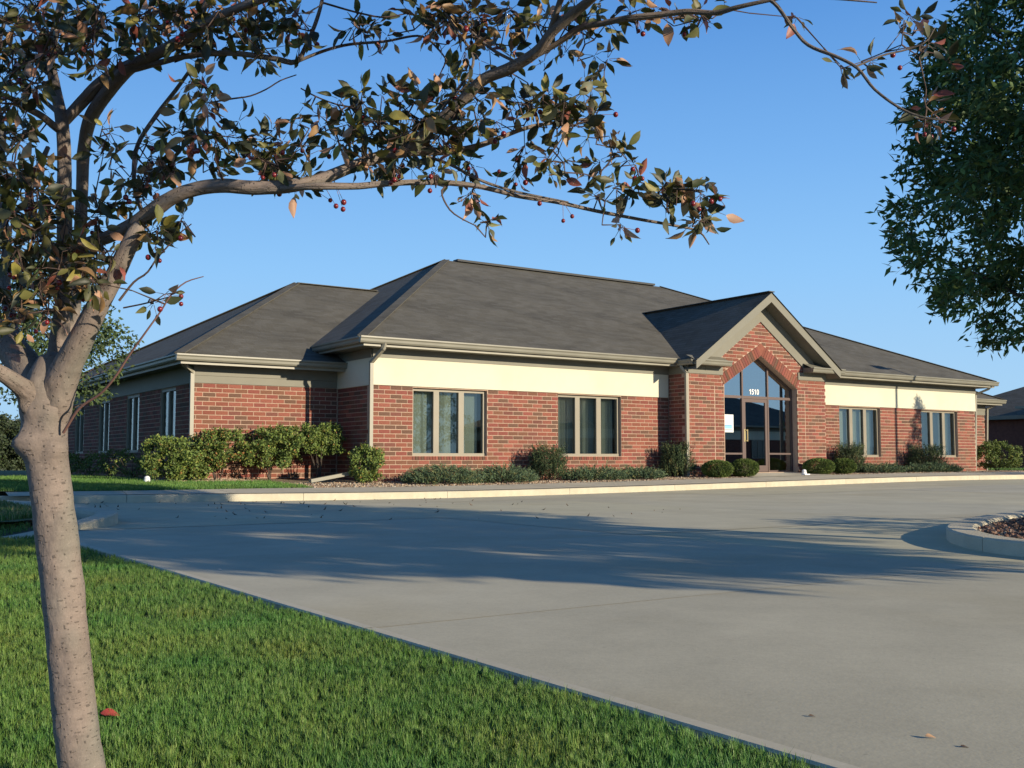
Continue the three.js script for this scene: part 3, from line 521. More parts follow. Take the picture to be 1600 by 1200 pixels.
// ---------------------------------------------------------------- foliage helpers
function leafGeo(wid, fold, curl, skew) { // unit leaf along +y from its base: pointed oval folded on the midrib
  const b = raw(), st = [[0, 0], [.14, .55], [.34, .95], [.56, 1], [.77, .66], [.9, .3], [1, 0]];
  for (const [y, k] of st) for (const e of [-1, 0, 1]) { const w = wid / 2 * k * (1 + .05 * Math.sin(y * 40 + e)); b.p.push(e * w + skew * y * y, y * (1 - .15 * Math.abs(curl)), Math.abs(e) * fold * k - curl * y * y + .02 * Math.sin(y * 9 + e * 2)); b.uv.push(e * .5 + .5, y); }
  for (let i = 0; i < 6; i++) { const o = i * 3; b.i.push(o, o + 1, o + 4, o, o + 4, o + 3, o + 1, o + 2, o + 5, o + 1, o + 5, o + 4); }
  return build(b);
}
const leafVars = [leafGeo(.46, .08, .14, .05), leafGeo(.42, .14, -.24, -.08), leafGeo(.50, .05, .36, .1), leafGeo(.38, .17, .1, -.03), leafGeo(.34, .2, .5, .12), leafGeo(.44, .1, -.1, .08)];
function leafMatrix(p, dir, n, len) { const y = dir.clone().normalize(), z = n.clone().sub(y.clone().multiplyScalar(n.dot(y))).normalize(), x = y.clone().cross(z); return new THREE.Matrix4().makeBasis(x, y, z).setPosition(p).multiply(new THREE.Matrix4().makeScale(len, len, len)); }
function addGeo(b, g, m, c) { // append geometry with a colour
  const p = g.attributes.position, o = b.p.length / 3, q = V(); for (let i = 0; i < p.count; i++) { q.fromBufferAttribute(p, i).applyMatrix4(m); b.p.push(q.x, q.y, q.z); b.c.push(c[0], c[1], c[2]); }
  const ix = g.index.array; for (let i = 0; i < ix.length; i++) b.i.push(ix[i] + o);
}
function addCard(b, p, dir, n, len, wid, c) { // four-sided leaf of two faces folded on the midrib
  const y = dir, x = y.clone().cross(n).normalize(), o = b.p.length / 3, l = p.clone().addScaledVector(y, len * .45), t = p.clone().addScaledVector(y, len);
  const a = l.clone().addScaledVector(x, wid / 2).addScaledVector(n, wid * .15), e = l.clone().addScaledVector(x, -wid / 2).addScaledVector(n, wid * .15);
  for (const q of [p, a, t, e]) { b.p.push(q.x, q.y, q.z); b.c.push(c[0], c[1], c[2]); } b.i.push(o, o + 1, o + 2, o, o + 2, o + 3);
}
const pick = (list) => { let t = 0; for (const e of list) t += e[1]; let r = R() * t; for (const e of list) { r -= e[1]; if (r <= 0) return e[0]; } return list[0][0]; };
const vary = (c, a) => { const k = rr(1 - a, 1 + a); return [c[0] * k * rr(.92, 1.08), c[1] * k, c[2] * k * rr(.9, 1.1)]; };

// ---------------------------------------------------------------- crabapple in the foreground
{
  const T = thing('crabapple_tree', 'crabapple tree with smooth grey trunk, bronze-green leaves and red fruit in the foreground', 'tree');
  seed(101);
  const limbs = [], pxm = (d) => d / 1640;
  const limb = (name, pts, mat, sides, wob) => { // pts: [col,row,ahead,radius px]
    const P = pts.map((p) => at(p[0], p[1], p[2])), rad = pts.map((p) => p[3] * (name === 'trunk' ? .97 : .9) * pxm(p[2]));
    const cum = [0]; for (let i = 1; i < P.length; i++) cum.push(cum[i - 1] + P[i].distanceTo(P[i - 1])); const L = cum[cum.length - 1];
    const rf = (t) => { const s = t * L; let k = 0; while (k < cum.length - 2 && s > cum[k + 1]) k++; const u = clamp((s - cum[k]) / (cum[k + 1] - cum[k]), 0, 1); return rad[k] + (rad[k + 1] - rad[k]) * u; };
    const seg = clamp(Math.round(L / .012), 8, 130), tb = tube(P, rf, seg, sides || 12, wob === undefined ? .12 : wob, 2.2);
    part(name, tb.geo, mat || M.bark, T); for (let i = 1; i < tb.P.length; i += 2) limbs.push(tb.P[i]); return tb;
  };
  const trunkTube = limb('trunk', [[148, 1330, 2.2, 42], [139, 1270, 2.2, 36], [129, 1200, 2.2, 33.5], [114, 1090, 2.2, 33], [103, 980, 2.2, 32], [94, 890, 2.2, 32.5], [84, 790, 2.2, 31.5], [73, 715, 2.2, 32], [70, 660, 2.2, 34.5], [74, 615, 2.2, 38], [80, 585, 2.2, 33], [84, 562, 2.21, 24]], M.bark, 28, .1);
  limb('branch', [[80, 690, 2.21, 18], [64, 632, 2.2, 29], [42, 580, 2.24, 29], [14, 540, 2.3, 26], [-20, 505, 2.38, 22], [-70, 450, 2.5, 15], [-130, 370, 2.6, 9]], M.bark, 16);
  limb('branch', [[72, 670, 2.2, 14], [50, 624, 2.17, 18], [22, 596, 2.12, 15], [-8, 578, 2.08, 13], [-60, 560, 2.0, 10], [-120, 500, 1.95, 6]], M.bark, 14);
  limb('branch', [[76, 680, 2.22, 16], [80, 610, 2.22, 23], [90, 545, 2.26, 17], [98, 480, 2.28, 14.5], [102, 420, 2.28, 13.5], [101, 370, 2.28, 13], [101, 300, 2.28, 12.5], [100, 240, 2.28, 12], [97, 195, 2.28, 11.5], [87, 140, 2.3, 9.5], [78, 90, 2.32, 8.5], [86, 50, 2.33, 8], [98, 0, 2.35, 7.5], [108, -80, 2.4, 6], [90, -180, 2.45, 4]], M.bark, 14);
  limb('branch', [[80, 670, 2.22, 14], [88, 595, 2.26, 16], [108, 520, 2.36, 12], [119, 450, 2.4, 11], [125, 380, 2.4, 10.5], [128, 300, 2.38, 10.5], [131, 230, 2.36, 11], [142, 183, 2.32, 12], [166, 147, 2.28, 12], [202, 107, 2.22, 11.5], [254, 79, 2.16, 10.5], [297, 54, 2.1, 9.5], [334, 30, 2.06, 8.5], [373, 12, 2.02, 7.5], [417, -4, 1.98, 6.5], [500, -50, 1.9, 5]], M.bark, 14);
  limb('branch', [[100, 190, 2.29, 10], [128, 160, 2.3, 11], [160, 128, 2.28, 11], [200, 102, 2.24, 9], [240, 84, 2.2, 6]], M.limb, 12);
  limb('branch', [[72, 700, 2.21, 18], [84, 640, 2.2, 29], [98, 590, 2.17, 27], [116, 550, 2.15, 23], [140, 503, 2.13, 20], [161, 463, 2.12, 17.5], [180, 430, 2.12, 16.5], [197, 393, 2.11, 15.5], [210, 366, 2.1, 14], [219, 350, 2.1, 11]], M.bark, 16);
  limb('branch', [[106, 392, 2.29, 9], [136, 380, 2.24, 10.5], [170, 370, 2.18, 11.5], [205, 352, 2.13, 12.5], [236, 332, 2.1, 13.5], [268, 310, 2.08, 13], [300, 297, 2.07, 12.5], [345, 290, 2.06, 12.5], [400, 293, 2.06, 12.5], [450, 291, 2.06, 12], [500, 281, 2.07, 11], [540, 265, 2.08, 10.5], [582, 249, 2.1, 10.5], [640, 237, 2.12, 9.5], [706, 236, 2.16, 6], [756, 225, 2.2, 5], [789, 212, 2.22, 4], [830, 198, 2.25, 3.6], [880, 190, 2.28, 3], [925, 185, 2.3, 1.8]], M.limb, 16);
  limb('branch', [[440, 294, 2.05, 6], [500, 291, 2.03, 7], [560, 291, 2.04, 6.3], [603, 287, 2.05, 5.8], [686, 285, 2.08, 5.2], [747, 291, 2.1, 4.6], [813, 307, 2.14, 4.1], [871, 316, 2.17, 3.8], [933, 330, 2.2, 3.4], [995, 342, 2.24, 3], [1057, 353, 2.27, 2.5], [1094, 363, 2.3, 1.8], [1108, 382, 2.3, 1.1]], M.limb, 10);
  limb('branch', [[669, 245, 2.13, 3], [705, 258, 2.12, 2.8], [747, 280, 2.11, 2.6], [797, 297, 2.12, 2.3], [888, 316, 2.14, 1.5]], M.limb, 8);
  limb('branch', [[632, 240, 2.12, 9], [665, 206, 2.1, 9.5], [723, 157, 2.06, 10], [756, 124, 2.03, 10.5], [797, 107, 2.0, 10.5], [842, 78, 1.96, 10], [863, 50, 1.93, 9.3], [912, 8, 1.88, 8.5], [960, -30, 1.82, 7], [1050, -90, 1.72, 5]], M.limb, 12);
  limb('branch', [[832, 90, 1.97, 5], [874, 66, 1.95, 5.2], [904, 45, 1.93, 5.5], [946, 36, 1.9, 5.6], [976, 29, 1.88, 5.6], [1030, 23, 1.86, 5.6], [1075, 18, 1.84, 5.4], [1120, 20, 1.82, 5], [1150, 12, 1.8, 4.4], [1195, 2, 1.78, 3.6], [1240, -6, 1.77, 3], [1300, -2, 1.75, 2], [1370, 4, 1.74, 1.2]], M.limb, 10);
  limb('branch', [[1203, 0, 1.78, 3.6], [1213, 8, 1.77, 3.5], [1241, 47, 1.75, 3.3], [1262, 70, 1.74, 3.2], [1310, 90, 1.72, 3.1], [1339, 106, 1.71, 2.9], [1367, 140, 1.7, 2.5], [1414, 173, 1.69, 2.2], [1447, 184, 1.68, 1.9], [1493, 190, 1.67, 1.1]], M.limb, 8);
  limb('branch', [[1337, 104, 1.71, 2.1], [1381, 86, 1.71, 1.9], [1419, 77, 1.71, 1.7], [1447, 65, 1.7, 1.4], [1461, 43, 1.7, .9]], M.limb, 8);
  limb('branch', [[196, 112, 2.22, 6], [250, 98, 2.18, 5.5], [290, 88, 2.15, 5.4], [360, 83, 2.12, 5.4], [430, 92, 2.1, 5.2], [463, 97, 2.1, 5], [478, 72, 2.1, 4], [497, 25, 2.1, 3.5], [508, -20, 2.1, 3]], M.limb, 8);
  limb('branch', [[460, 98, 2.1, 3.2], [505, 80, 2.1, 3], [542, 70, 2.11, 2.8], [600, 65, 2.12, 2.5], [660, 57, 2.13, 2.1], [685, 77, 2.13, 1.8], [698, 94, 2.13, 1.2]], M.limb, 8);
  limb('branch', [[228, 345, 2.1, 4], [210, 290, 2.2, 3.8], [214, 230, 2.22, 3.8], [243, 182, 2.22, 3.9], [276, 139, 2.22, 3.5], [298, 108, 2.2, 3]], M.limb, 8, .05);
  limb('branch', [[96, 205, 2.28, 8], [83, 196, 2.26, 7], [65, 181, 2.24, 6.5], [43, 169, 2.22, 6], [22, 156, 2.2, 5], [-20, 140, 2.16, 4]], M.limb, 8);
  limb('branch', [[97, 182, 2.28, 4.5], [62, 152, 2.34, 4], [30, 126, 2.38, 3.4], [-10, 95, 2.42, 2.4]], M.limb, 8);
  limb('branch', [[96, 430, 2.28, 9], [74, 380, 2.32, 8.5], [54, 342, 2.35, 8], [46, 300, 2.38, 7], [58, 268, 2.4, 5.5], [75, 230, 2.42, 4]], M.limb, 10);
  limb('branch', [[30, 552, 2.3, 12], [16, 500, 2.34, 10], [8, 440, 2.38, 9], [10, 370, 2.42, 8], [-6, 300, 2.46, 7], [4, 210, 2.5, 6], [-10, 120, 2.5, 4], [10, 20, 2.5, 3]], M.limb, 10);
  limb('branch', [[330, 160, 2.14, 1.6], [365, 154, 2.14, 1.6], [391, 150, 2.14, 1.5], [417, 139, 2.14, 1.4], [438, 126, 2.14, 1.3], [463, 117, 2.14, 1]], M.twig, 6);
  limb('branch', [[500, 3, 2.1, 2], [560, 20, 2.1, 1.9], [600, 27, 2.1, 1.6], [640, 20, 2.1, 1.2]], M.twig, 6);
  limb('branch', [[470, 138, 2.1, 1.2], [492, 150, 2.1, 1.4], [522, 162, 2.1, 1.5], [560, 172, 2.1, 1.7], [600, 210, 2.1, 2]], M.twig, 6);
  limb('branch', [[690, 172, 2.08, 3], [740, 95, 2.05, 2.8], [715, 50, 2.05, 2.6], [690, 10, 2.05, 2.2], [670, -40, 2.05, 1.6]], M.limb, 6);
  limb('branch', [[812, 100, 1.98, 3], [770, 78, 2.0, 2.8], [735, 48, 2.02, 2.4], [705, 20, 2.04, 1.8]], M.limb, 6);
  limb('sucker_shoot', [[99, 676, 2.17, 2.6], [125, 637, 2.14, 2.4], [157, 615, 2.12, 2.2], [179, 590, 2.1, 2.1], [204, 552, 2.08, 1.9], [227, 520, 2.06, 1.7], [252, 485, 2.05, 1.5], [268, 460, 2.04, 1.4], [290, 441, 2.04, 1.2], [318, 432, 2.04, .8]], M.sprout, 8, 0);
  limb('twig', [[193, 481, 2.1, 1.5], [227, 474, 2.08, 1.4], [268, 463, 2.05, 1]], M.twig, 6, 0);
  limb('twig', [[186, 470, 2.1, 2.4], [211, 439, 2.1, 2], [229, 427, 2.1, 1.8], [245, 404, 2.1, 1.6], [263, 384, 2.1, 1.5], [279, 366, 2.1, 1.3], [299, 350, 2.1, 1]], M.twig, 6, 0);
  limb('twig', [[702, 288, 2.08, 1.8], [690, 298, 2.07, 1.7], [703, 328, 2.06, 1.5], [722, 342, 2.06, 1.3], [742, 352, 2.06, 1]], M.twig, 6, 0);
  // pruning scars: swellings of the bark with a dark wound
  const meshes = T.children.filter((m) => m.name === 'trunk' || m.name === 'branch');
  const swell = (c, r, d, amp, sig, hole) => {
    const o = at(c, r, d), q = V(), n = V();
    for (const m of meshes) { const p = m.geometry.attributes.position, nn = m.geometry.attributes.normal; for (let i = 0; i < p.count; i++) { q.fromBufferAttribute(p, i); const e = q.distanceToSquared(o); if (e > 9 * sig * sig) continue; n.fromBufferAttribute(nn, i); const k = amp * Math.exp(-e / (sig * sig)) * (1 + .3 * Math.sin(i * 1.7)); p.setXYZ(i, q.x + n.x * k, q.y + n.y * k, q.z + n.z * k); } m.geometry.computeVertexNormals(); }
    if (hole) { const t = new THREE.SphereGeometry(1, 12, 10); t.scale(sig * hole[2], sig * hole[3], sig * hole[2]); const h = at(c + hole[0], r + hole[1], d); t.translate(h.x, h.y, h.z); part('pruning_wound', t, M.wound, T); }
  };
  swell(47, 692, 2.175, .026, .026, [-13, 2, .26, .5]); swell(98, 703, 2.165, .025, .022); swell(106, 820, 2.166, .008, .014); swell(103, 828, 2.166, -.012, .006); swell(46, 636, 2.17, .012, .022); swell(196, 481, 2.1, .014, .018); swell(8, 522, 2.28, .01, .02); swell(92, 640, 2.16, .008, .03); swell(66, 600, 2.17, .008, .03);
  // foliage: spur clusters
  const G1 = [.058, .066, .018], G2 = [.125, .125, .028], G3 = [.034, .040, .018], TAN = [.50, .28, .17], TAN2 = [.36, .21, .085], RED = [.30, .09, .06], YEL = [.28, .24, .05];
  const mats = [G1, G2, G3, TAN, TAN2, RED, YEL].map((c) => new THREE.MeshPhysicalMaterial({ color: C(...c), roughness: .55, transmission: .32, thickness: 0, side: THREE.DoubleSide }));
  const cols = [G1, G2, G3, TAN, TAN2, RED, YEL];
  const cl = [[30, 40, 60, 50, 62], [110, 40, 60, 50, 56], [40, 110, 55, 50, 56], [150, 70, 50, 50, 44], [25, 200, 40, 50, 40], [30, 270, 50, 40, 44], [60, 330, 50, 40, 44], [20, 370, 40, 40, 36], [60, 410, 50, 40, 44], [130, 380, 40, 40, 30], [110, 430, 50, 30, 32, .35], [60, 465, 50, 25, 26, .5], [20, 480, 25, 40, 20], [160, 330, 40, 35, 24], [150, 410, 30, 30, 18, .3], [175, 250, 20, 20, 8], [170, 205, 18, 12, 6, .5],
    [230, 20, 50, 30, 32], [300, 25, 50, 30, 36], [220, 60, 30, 25, 15], [350, 40, 50, 35, 40], [420, 20, 50, 30, 30], [400, 70, 35, 25, 18], [450, 50, 40, 30, 14], [300, 70, 40, 25, 15],
    [310, 150, 24, 25, 20, .85], [290, 195, 35, 25, 18, .5], [230, 250, 30, 30, 18], [215, 300, 35, 30, 18], [260, 270, 40, 25, 18], [330, 235, 50, 30, 26], [390, 205, 40, 25, 18], [410, 250, 50, 30, 30], [450, 230, 40, 40, 24], [480, 190, 35, 30, 14], [460, 270, 40, 20, 12], [225, 360, 25, 25, 12], [255, 372, 18, 20, 8], [282, 348, 14, 12, 5],
    [540, 165, 35, 30, 16], [570, 140, 30, 22, 7], [560, 205, 50, 30, 24], [610, 200, 45, 35, 26], [600, 245, 50, 25, 20], [660, 160, 45, 35, 24, .35], [650, 200, 50, 30, 28], [690, 220, 40, 30, 22], [620, 270, 60, 18, 18], [700, 258, 50, 20, 18], [720, 180, 40, 35, 22], [745, 130, 40, 30, 16], [700, 120, 30, 30, 9],
    [720, 35, 50, 35, 26, .3], [670, 30, 35, 30, 16], [640, 12, 30, 18, 7], [760, 20, 40, 25, 14], [740, 75, 40, 25, 14, .3], [790, 60, 30, 30, 10], [810, 30, 40, 30, 16], [560, 35, 30, 16, 7], [600, 46, 25, 13, 6, .6], [590, 60, 30, 12, 6],
    [830, 170, 45, 30, 26], [880, 165, 45, 35, 28], [922, 155, 28, 35, 16, .35], [900, 190, 40, 20, 12], [850, 215, 35, 25, 8], [790, 175, 30, 25, 9], [940, 215, 22, 25, 6], [968, 240, 18, 18, 5],
    [880, 35, 50, 30, 22], [930, 30, 35, 25, 12], [860, 80, 30, 25, 9], [940, 75, 22, 22, 6], [1000, 20, 35, 16, 8], [1080, 20, 40, 16, 8], [1120, 25, 30, 16, 6], [1030, 12, 30, 12, 6],
    [735, 318, 16, 22, 10, .5], [752, 345, 10, 10, 6], [830, 258, 38, 22, 8], [880, 262, 38, 22, 11], [930, 272, 32, 22, 9], [950, 300, 40, 18, 12], [985, 262, 18, 12, 4], [1015, 300, 35, 18, 15], [1060, 310, 30, 22, 17], [1085, 295, 22, 22, 12, .3], [1105, 315, 22, 22, 10, .3], [1092, 348, 22, 18, 9, .3], [975, 352, 14, 12, 4],
    [1300, 45, 10, 22, 3, .6], [1320, 95, 28, 10, 5], [1430, 42, 28, 18, 8, .3], [1452, 68, 22, 16, 7, .3], [1482, 90, 14, 10, 2], [1432, 160, 22, 10, 4, .4], [1452, 185, 28, 12, 6, .4], [1420, 20, 14, 8, 3], [1350, 96, 14, 8, 3], [245, 470, 12, 8, 2], [262, 463, 8, 5, 2]];
  limb('branch', [[420, -6, 1.98, 6], [560, -130, 1.75, 5], [700, -330, 1.45, 4], [880, -620, 1.15, 2]], M.limb, 8);
  limb('branch', [[1000, -55, 1.78, 6], [1180, -190, 1.5, 5], [1420, -380, 1.25, 4], [1750, -600, 1.05, 2]], M.limb, 8);
  limb('branch', [[300, 50, 2.1, 6], [380, -120, 2.0, 5], [420, -330, 1.8, 4], [520, -640, 1.5, 2]], M.limb, 8);
  limb('branch', [[97, -40, 2.37, 6], [180, -200, 2.2, 5], [240, -420, 2.0, 3.5], [300, -700, 1.8, 2]], M.limb, 8);
  limb('branch', [[860, 48, 1.93, 6], [940, -180, 1.75, 5], [1060, -380, 1.6, 4], [1300, -700, 1.3, 2]], M.limb, 8);
  for (let k = 0; k < 105; k++) { const d = rr(1.1, 2.2); cl.push([rr(-150, 1250) + (2.1 - d) * 520, rr(-420, -60) - (2.1 - d) * 260, 80, 70, 20, .15, d]); }
  for (let k = 0; k < 16; k++) cl.push([rr(-330, -40), rr(-20, 460), 60, 60, 30, .15, rr(2.0, 2.7)]);
  const nearest = (q) => { let best = null, bd = 1e9; for (const l of limbs) { const d = l.distanceToSquared(q); if (d < bd) { bd = d; best = l; } } return [best, Math.sqrt(bd)]; };
  const tw = raw(), leaves = [], berries = [], berryStem = raw();
  const thin = (a, b, r, arr) => { const d = b.clone().sub(a), L = d.length(); if (L < .002) return; d.divideScalar(L); const x = Math.abs(d.y) < .9 ? V(0, 1, 0).cross(d).normalize() : V(1, 0, 0).cross(d).normalize(), y = d.clone().cross(x), o = arr.p.length / 3; for (const [q, rr2] of [[a, r], [b, r * .6]]) for (let k = 0; k < 3; k++) { const t = k * 2.094, w = q.clone().addScaledVector(x, Math.cos(t) * rr2).addScaledVector(y, Math.sin(t) * rr2); arr.p.push(w.x, w.y, w.z); } for (let k = 0; k < 3; k++) { const e = (k + 1) % 3; arr.i.push(o + k, o + e, o + 3 + k, o + e, o + 3 + e, o + 3 + k); } };
  for (const [cx, cy, rx, ry, n, tan, dd] of cl) {
    const nb = nearest(at(cx, cy, dd || 2.12)), dc = dd || clamp(nb[0].clone().sub(CAM).dot(FH), 1.6, 2.6);
    let left = Math.round(n * 2);
    while (left > 0) {
      const a = rr(0, 6.283), q = Math.sqrt(R()), tip = at(cx + Math.cos(a) * q * rx, cy + Math.sin(a) * q * ry, dc + gauss() * (dd ? .2 : Math.min(.16, .04 + rx * .0022)));
      const [b, bd] = nearest(tip); if (!dd && bd > .15) tip.copy(b.clone().lerp(tip, .15 / bd)); const m = Math.min(left, 3 + Math.floor(R() * 5)); left -= m;
      const mid = b.clone().lerp(tip, .5).add(V(rr(-.02, .02), rr(-.03, .01), rr(-.02, .02)));
      if (b.distanceTo(tip) < .45 || !dd) { thin(b, mid, .0021, tw); thin(mid, tip, .0016, tw); limbs.length < 4000 && limbs.push(mid, tip); }
      const ax = tip.clone().sub(b).normalize().multiplyScalar(.6).add(V(rr(-.3, .3), rr(-.1, .7), rr(-.3, .3))).normalize();
      for (let k = 0; k < m; k++) {
        const d = ax.clone().multiplyScalar(.35).add(sdir().multiplyScalar(.9)).add(V(0, -.08, 0)).normalize(), p0 = tip.clone().addScaledVector(d, .004), p1 = p0.clone().addScaledVector(d, rr(.008, .02)).add(V(0, rr(-.006, .002), 0));
        thin(p0, p1, .0008, tw);
        const w = tan || .24, ci = R() < w ? pick([[3, 4], [4, 4.5], [5, 2], [6, 1]]) : pick([[0, 5], [1, 4], [2, 3], [6, .4]]);
        leaves.push({ m: leafMatrix(p1, d.clone().add(V(0, rr(-.5, .05), 0)).normalize(), sdir().add(V(0, .35, 0)).normalize(), rr(.020, .046)), c: ci, v: Math.floor(R() * 6), off: !!dd, q: p1 });
      }
      if (!dd && R() < .09) for (let k = 0, nn = 1 + Math.floor(R() * 2.4); k < nn; k++) { const e = tip.clone().add(V(rr(-.016, .016), rr(-.04, -.012), rr(-.016, .016))); thin(tip, e, .0007, berryStem); berries.push(e); }
    }
  }
  for (const [c, r] of [[283, 463], [283, 475], [1125, 311], [1127, 326], [880, 345], [894, 338], [981, 370], [996, 360], [516, 313], [525, 322], [537, 316], [536, 327], [808, 250], [780, 268], [962, 179], [1069, 54], [1395, 86], [1470, 189], [1490, 202], [1446, 196], [1406, 106], [843, 318], [700, 66], [755, 66]]) { const q = at(c, r, 2.12), [b, d] = nearest(q), e = at(c, r, b.clone().sub(CAM).dot(FH)); thin(b, e, .0008, berryStem); berries.push(e); }
  part('twigs', build(tw), M.twig, T, 'stuff'); part('fruit_stalks', build(berryStem), M.sprout, T, 'stuff');
  const bm = new THREE.MeshPhysicalMaterial({ color: C(.17, .016, .022), roughness: .25, clearcoat: .4 }), bg = new THREE.SphereGeometry(1, 12, 9);
  for (const e of berries) { const m = part('fruit', bg, bm, T); m.position.copy(e); const s = rr(.0042, .0058); m.scale.set(s, s * 1.05, s); }
  const inView = (q) => { const v = q.clone().sub(CAM), z = v.dot(FH), x = 800 + 1640 * v.dot(RT) / z, y = 718 - 1640 * v.y / z; return x > 0 && x < 1600 && y > 0; };
  const order = leaves.map((l, i) => [l.off || !inView(l.q) ? 99 : l.q.distanceTo(CAM) - (l.c > 2 ? .25 : 0), i]).sort((a, b) => a[0] - b[0]), rest = raw();
  order.forEach(([, i], k) => { const l = leaves[i]; if (k < 300) { const m = part('leaf', leafVars[l.v], mats[l.c], T); l.m.decompose(m.position, m.quaternion, m.scale); } else addGeo(rest, leafVars[l.v], l.m, vary(cols[l.c], .22)); });
  const lm = new THREE.MeshPhysicalMaterial({ vertexColors: true, roughness: .55, transmission: .32, thickness: 0, side: THREE.DoubleSide });
  part('foliage', build(rest), lm, T, 'stuff');
}

// ---------------------------------------------------------------- broad-leaved trees with an envelope of leaf clumps
function leafTree(o) { // o: base, env [[height,radius]...], trunkR, clumps, per, len, wid, colours, name,label,group, single
  seed(o.seed); const T = thing(o.name, o.label, 'tree', o.group), B = o.base, top = o.env[o.env.length - 1][0], bot = o.env[0][0];
  const rad = (h) => { let k = 0; while (k < o.env.length - 2 && h > o.env[k + 1][0]) k++; const a = o.env[k], b = o.env[k + 1]; return a[1] + (b[1] - a[1]) * clamp((h - a[0]) / (b[0] - a[0]), 0, 1); };
  const lean = o.lean || V(rr(-.1, .1), 0, rr(-.1, .1)), axis = (h) => B.clone().add(V(0, h, 0)).addScaledVector(lean, h / top * 2);
  const tp = []; for (let k = 0; k <= 6; k++) tp.push(axis(-.15 + (top * .86 + .15) * k / 6).add(V(rr(-.04, .04), 0, rr(-.04, .04))));
  const trunk = part('trunk', tube(tp, (t) => o.trunkR * (t < .03 ? 1.25 : 1 - .82 * t), 26, 12, .15, 1).geo, M.barkDark, T);
  const cs = [];
  for (let k = 0; k < o.clumps; k++) { let h, a, r, g = 0; do { h = rr(bot, top); g++; } while (R() > rad(h) / 2 / (o.maxR || 2) + .25 && g < 20); a = rr(0, 6.283); r = rad(h) * Math.pow(R(), .42); cs.push({ q: axis(h).add(V(Math.cos(a) * r, rr(-.1, .1), Math.sin(a) * r)), h, a, r }); }
  const tw = [];
  for (let k = 0; k < Math.min(o.limbs || 26, cs.length); k++) { const c = cs[k], h0 = Math.max(bot * .8, c.h - c.r * .75), s = axis(h0), m = s.clone().lerp(c.q, .5).add(V(0, .06 * c.r, 0)); tw.push(tube([s, m, c.q], (t) => o.trunkR * .3 * (1 - .85 * t), 8, 6, 0).geo); }
  tw.forEach((g) => part('limb', g, M.barkDark, T));
  const rest = raw(), singles = []; let n = 0;
  for (const c of cs) for (let k = 0; k < o.per; k++) {
    const p = c.q.clone().add(V(gauss() * o.spread, gauss() * o.spread * .8, gauss() * o.spread)), d = p.clone().sub(axis(c.h)).normalize().multiplyScalar(.5).add(sdir().multiplyScalar(.8)).add(V(0, -.25, 0)).normalize();
    addCard(rest, p, d, sdir().add(V(0, .6, 0)).normalize(), o.len * rr(.7, 1.25), o.wid * rr(.75, 1.2), vary(pick(o.colours), .2));
  }
  part('crown', build(rest), M.leafy, T, 'stuff'); return T;
}
const GREENS = [[[.042, .075, .018], 4], [[.06, .105, .022], 3], [[.085, .125, .03], 1.2]];
leafTree({ seed: 211, name: 'ash_tree', label: 'dense dark green tree on the mulch island at the edge of the car park', base: V(-2.1, -.19, 17.5), env: [[1.5, .5], [1.6, 1.0], [1.76, 1.4], [2.1, 1.8], [2.6, 1.98], [3.2, 2.0], [4.2, 1.8], [5.2, 1.3], [6.2, .3]], trunkR: .085, clumps: 1150, per: 64, spread: .15, lean: V(.45, 0, -.15), len: .1, wid: .034, colours: [[[.042, .095, .02], 5], [[.062, .13, .027], 3], [[.12, .19, .04], 1.2]], limbs: 34 });
leafTree({ seed: 223, name: 'shade_tree', label: 'broad shade tree beside the car park, out of the picture to the right', base: V(-2.1, -.2, 23.5), lean: V(-.4, 0, .1), env: [[2.0, .7], [2.2, 1.9], [2.6, 2.7], [3.4, 2.9], [4.4, 2.3], [5.4, 1.2], [6, .3]], maxR: 2.9, trunkR: .09, clumps: 720, per: 64, spread: .22, len: .12, wid: .07, colours: GREENS, limbs: 24 });
leafTree({ seed: 227, name: 'garden_tree', label: 'green tree behind the foreground trunk, beside the office side wall', base: at(76, 745, 20.5).setY(-.12), env: [[1.55, .5], [1.9, 1.1], [2.6, 1.45], [3.4, 1.4], [4.2, .9], [4.8, .2]], maxR: 1.5, trunkR: .06, clumps: 190, per: 44, spread: .2, len: .1, wid: .05, colours: [[[.05, .085, .02], 4], [[.075, .115, .03], 2]], limbs: 20 });
leafTree({ seed: 229, name: 'young_tree', label: 'young tree on the far lawn island by the lamp post', base: V(23.3, -.06, 7.9), env: [[.25, .5], [.8, 1.1], [1.8, 1.25], [2.8, .85], [3.6, .4], [4.8, .08]], maxR: 1.2, trunkR: .04, clumps: 170, per: 44, spread: .16, len: .09, wid: .05, colours: GREENS, limbs: 14 });
[[-13.5, -3, 2.8, 6.2], [-15, -10, 3.2, 7.2], [-14, -17, 3, 6.6]].forEach(([x, z, r, h], i) => leafTree({ seed: 260 + i, name: 'lawn_tree', label: ['leafy tree on the side lawn nearest the drive, out of the picture', 'tallest leafy tree on the side lawn, out of the picture', 'leafy tree on the side lawn behind the office, out of the picture'][i], group: 'trees on the side lawn', base: V(x, -.1, z), env: [[.5, r * .6], [1.2, r * .9], [3, r], [h * .75, r * .8], [h, .3]], maxR: r, trunkR: .13, clumps: 160, per: 34, spread: .36, len: .2, wid: .12, colours: GREENS, limbs: 16 }));
[[19, 40, 3.2, 6.4], [28, 47, 3.6, 7.2], [6, 52, 3.6, 7.6]].forEach(([x, z, r, h], i) => leafTree({ seed: 240 + i, name: 'street_tree', label: ['street tree behind the camera, nearest the opposite office', 'tall street tree behind the camera between its neighbours', 'broad street tree behind the camera farthest from the office'][i], group: 'trees across the car park', base: V(x, -.35, z), env: [[1.6, r * .4], [2.2, r * .8], [3.4, r], [h * .75, r * .8], [h, .3]], maxR: r, trunkR: .14, clumps: 130, per: 30, spread: .4, len: .22, wid: .13, colours: GREENS, limbs: 16 }));

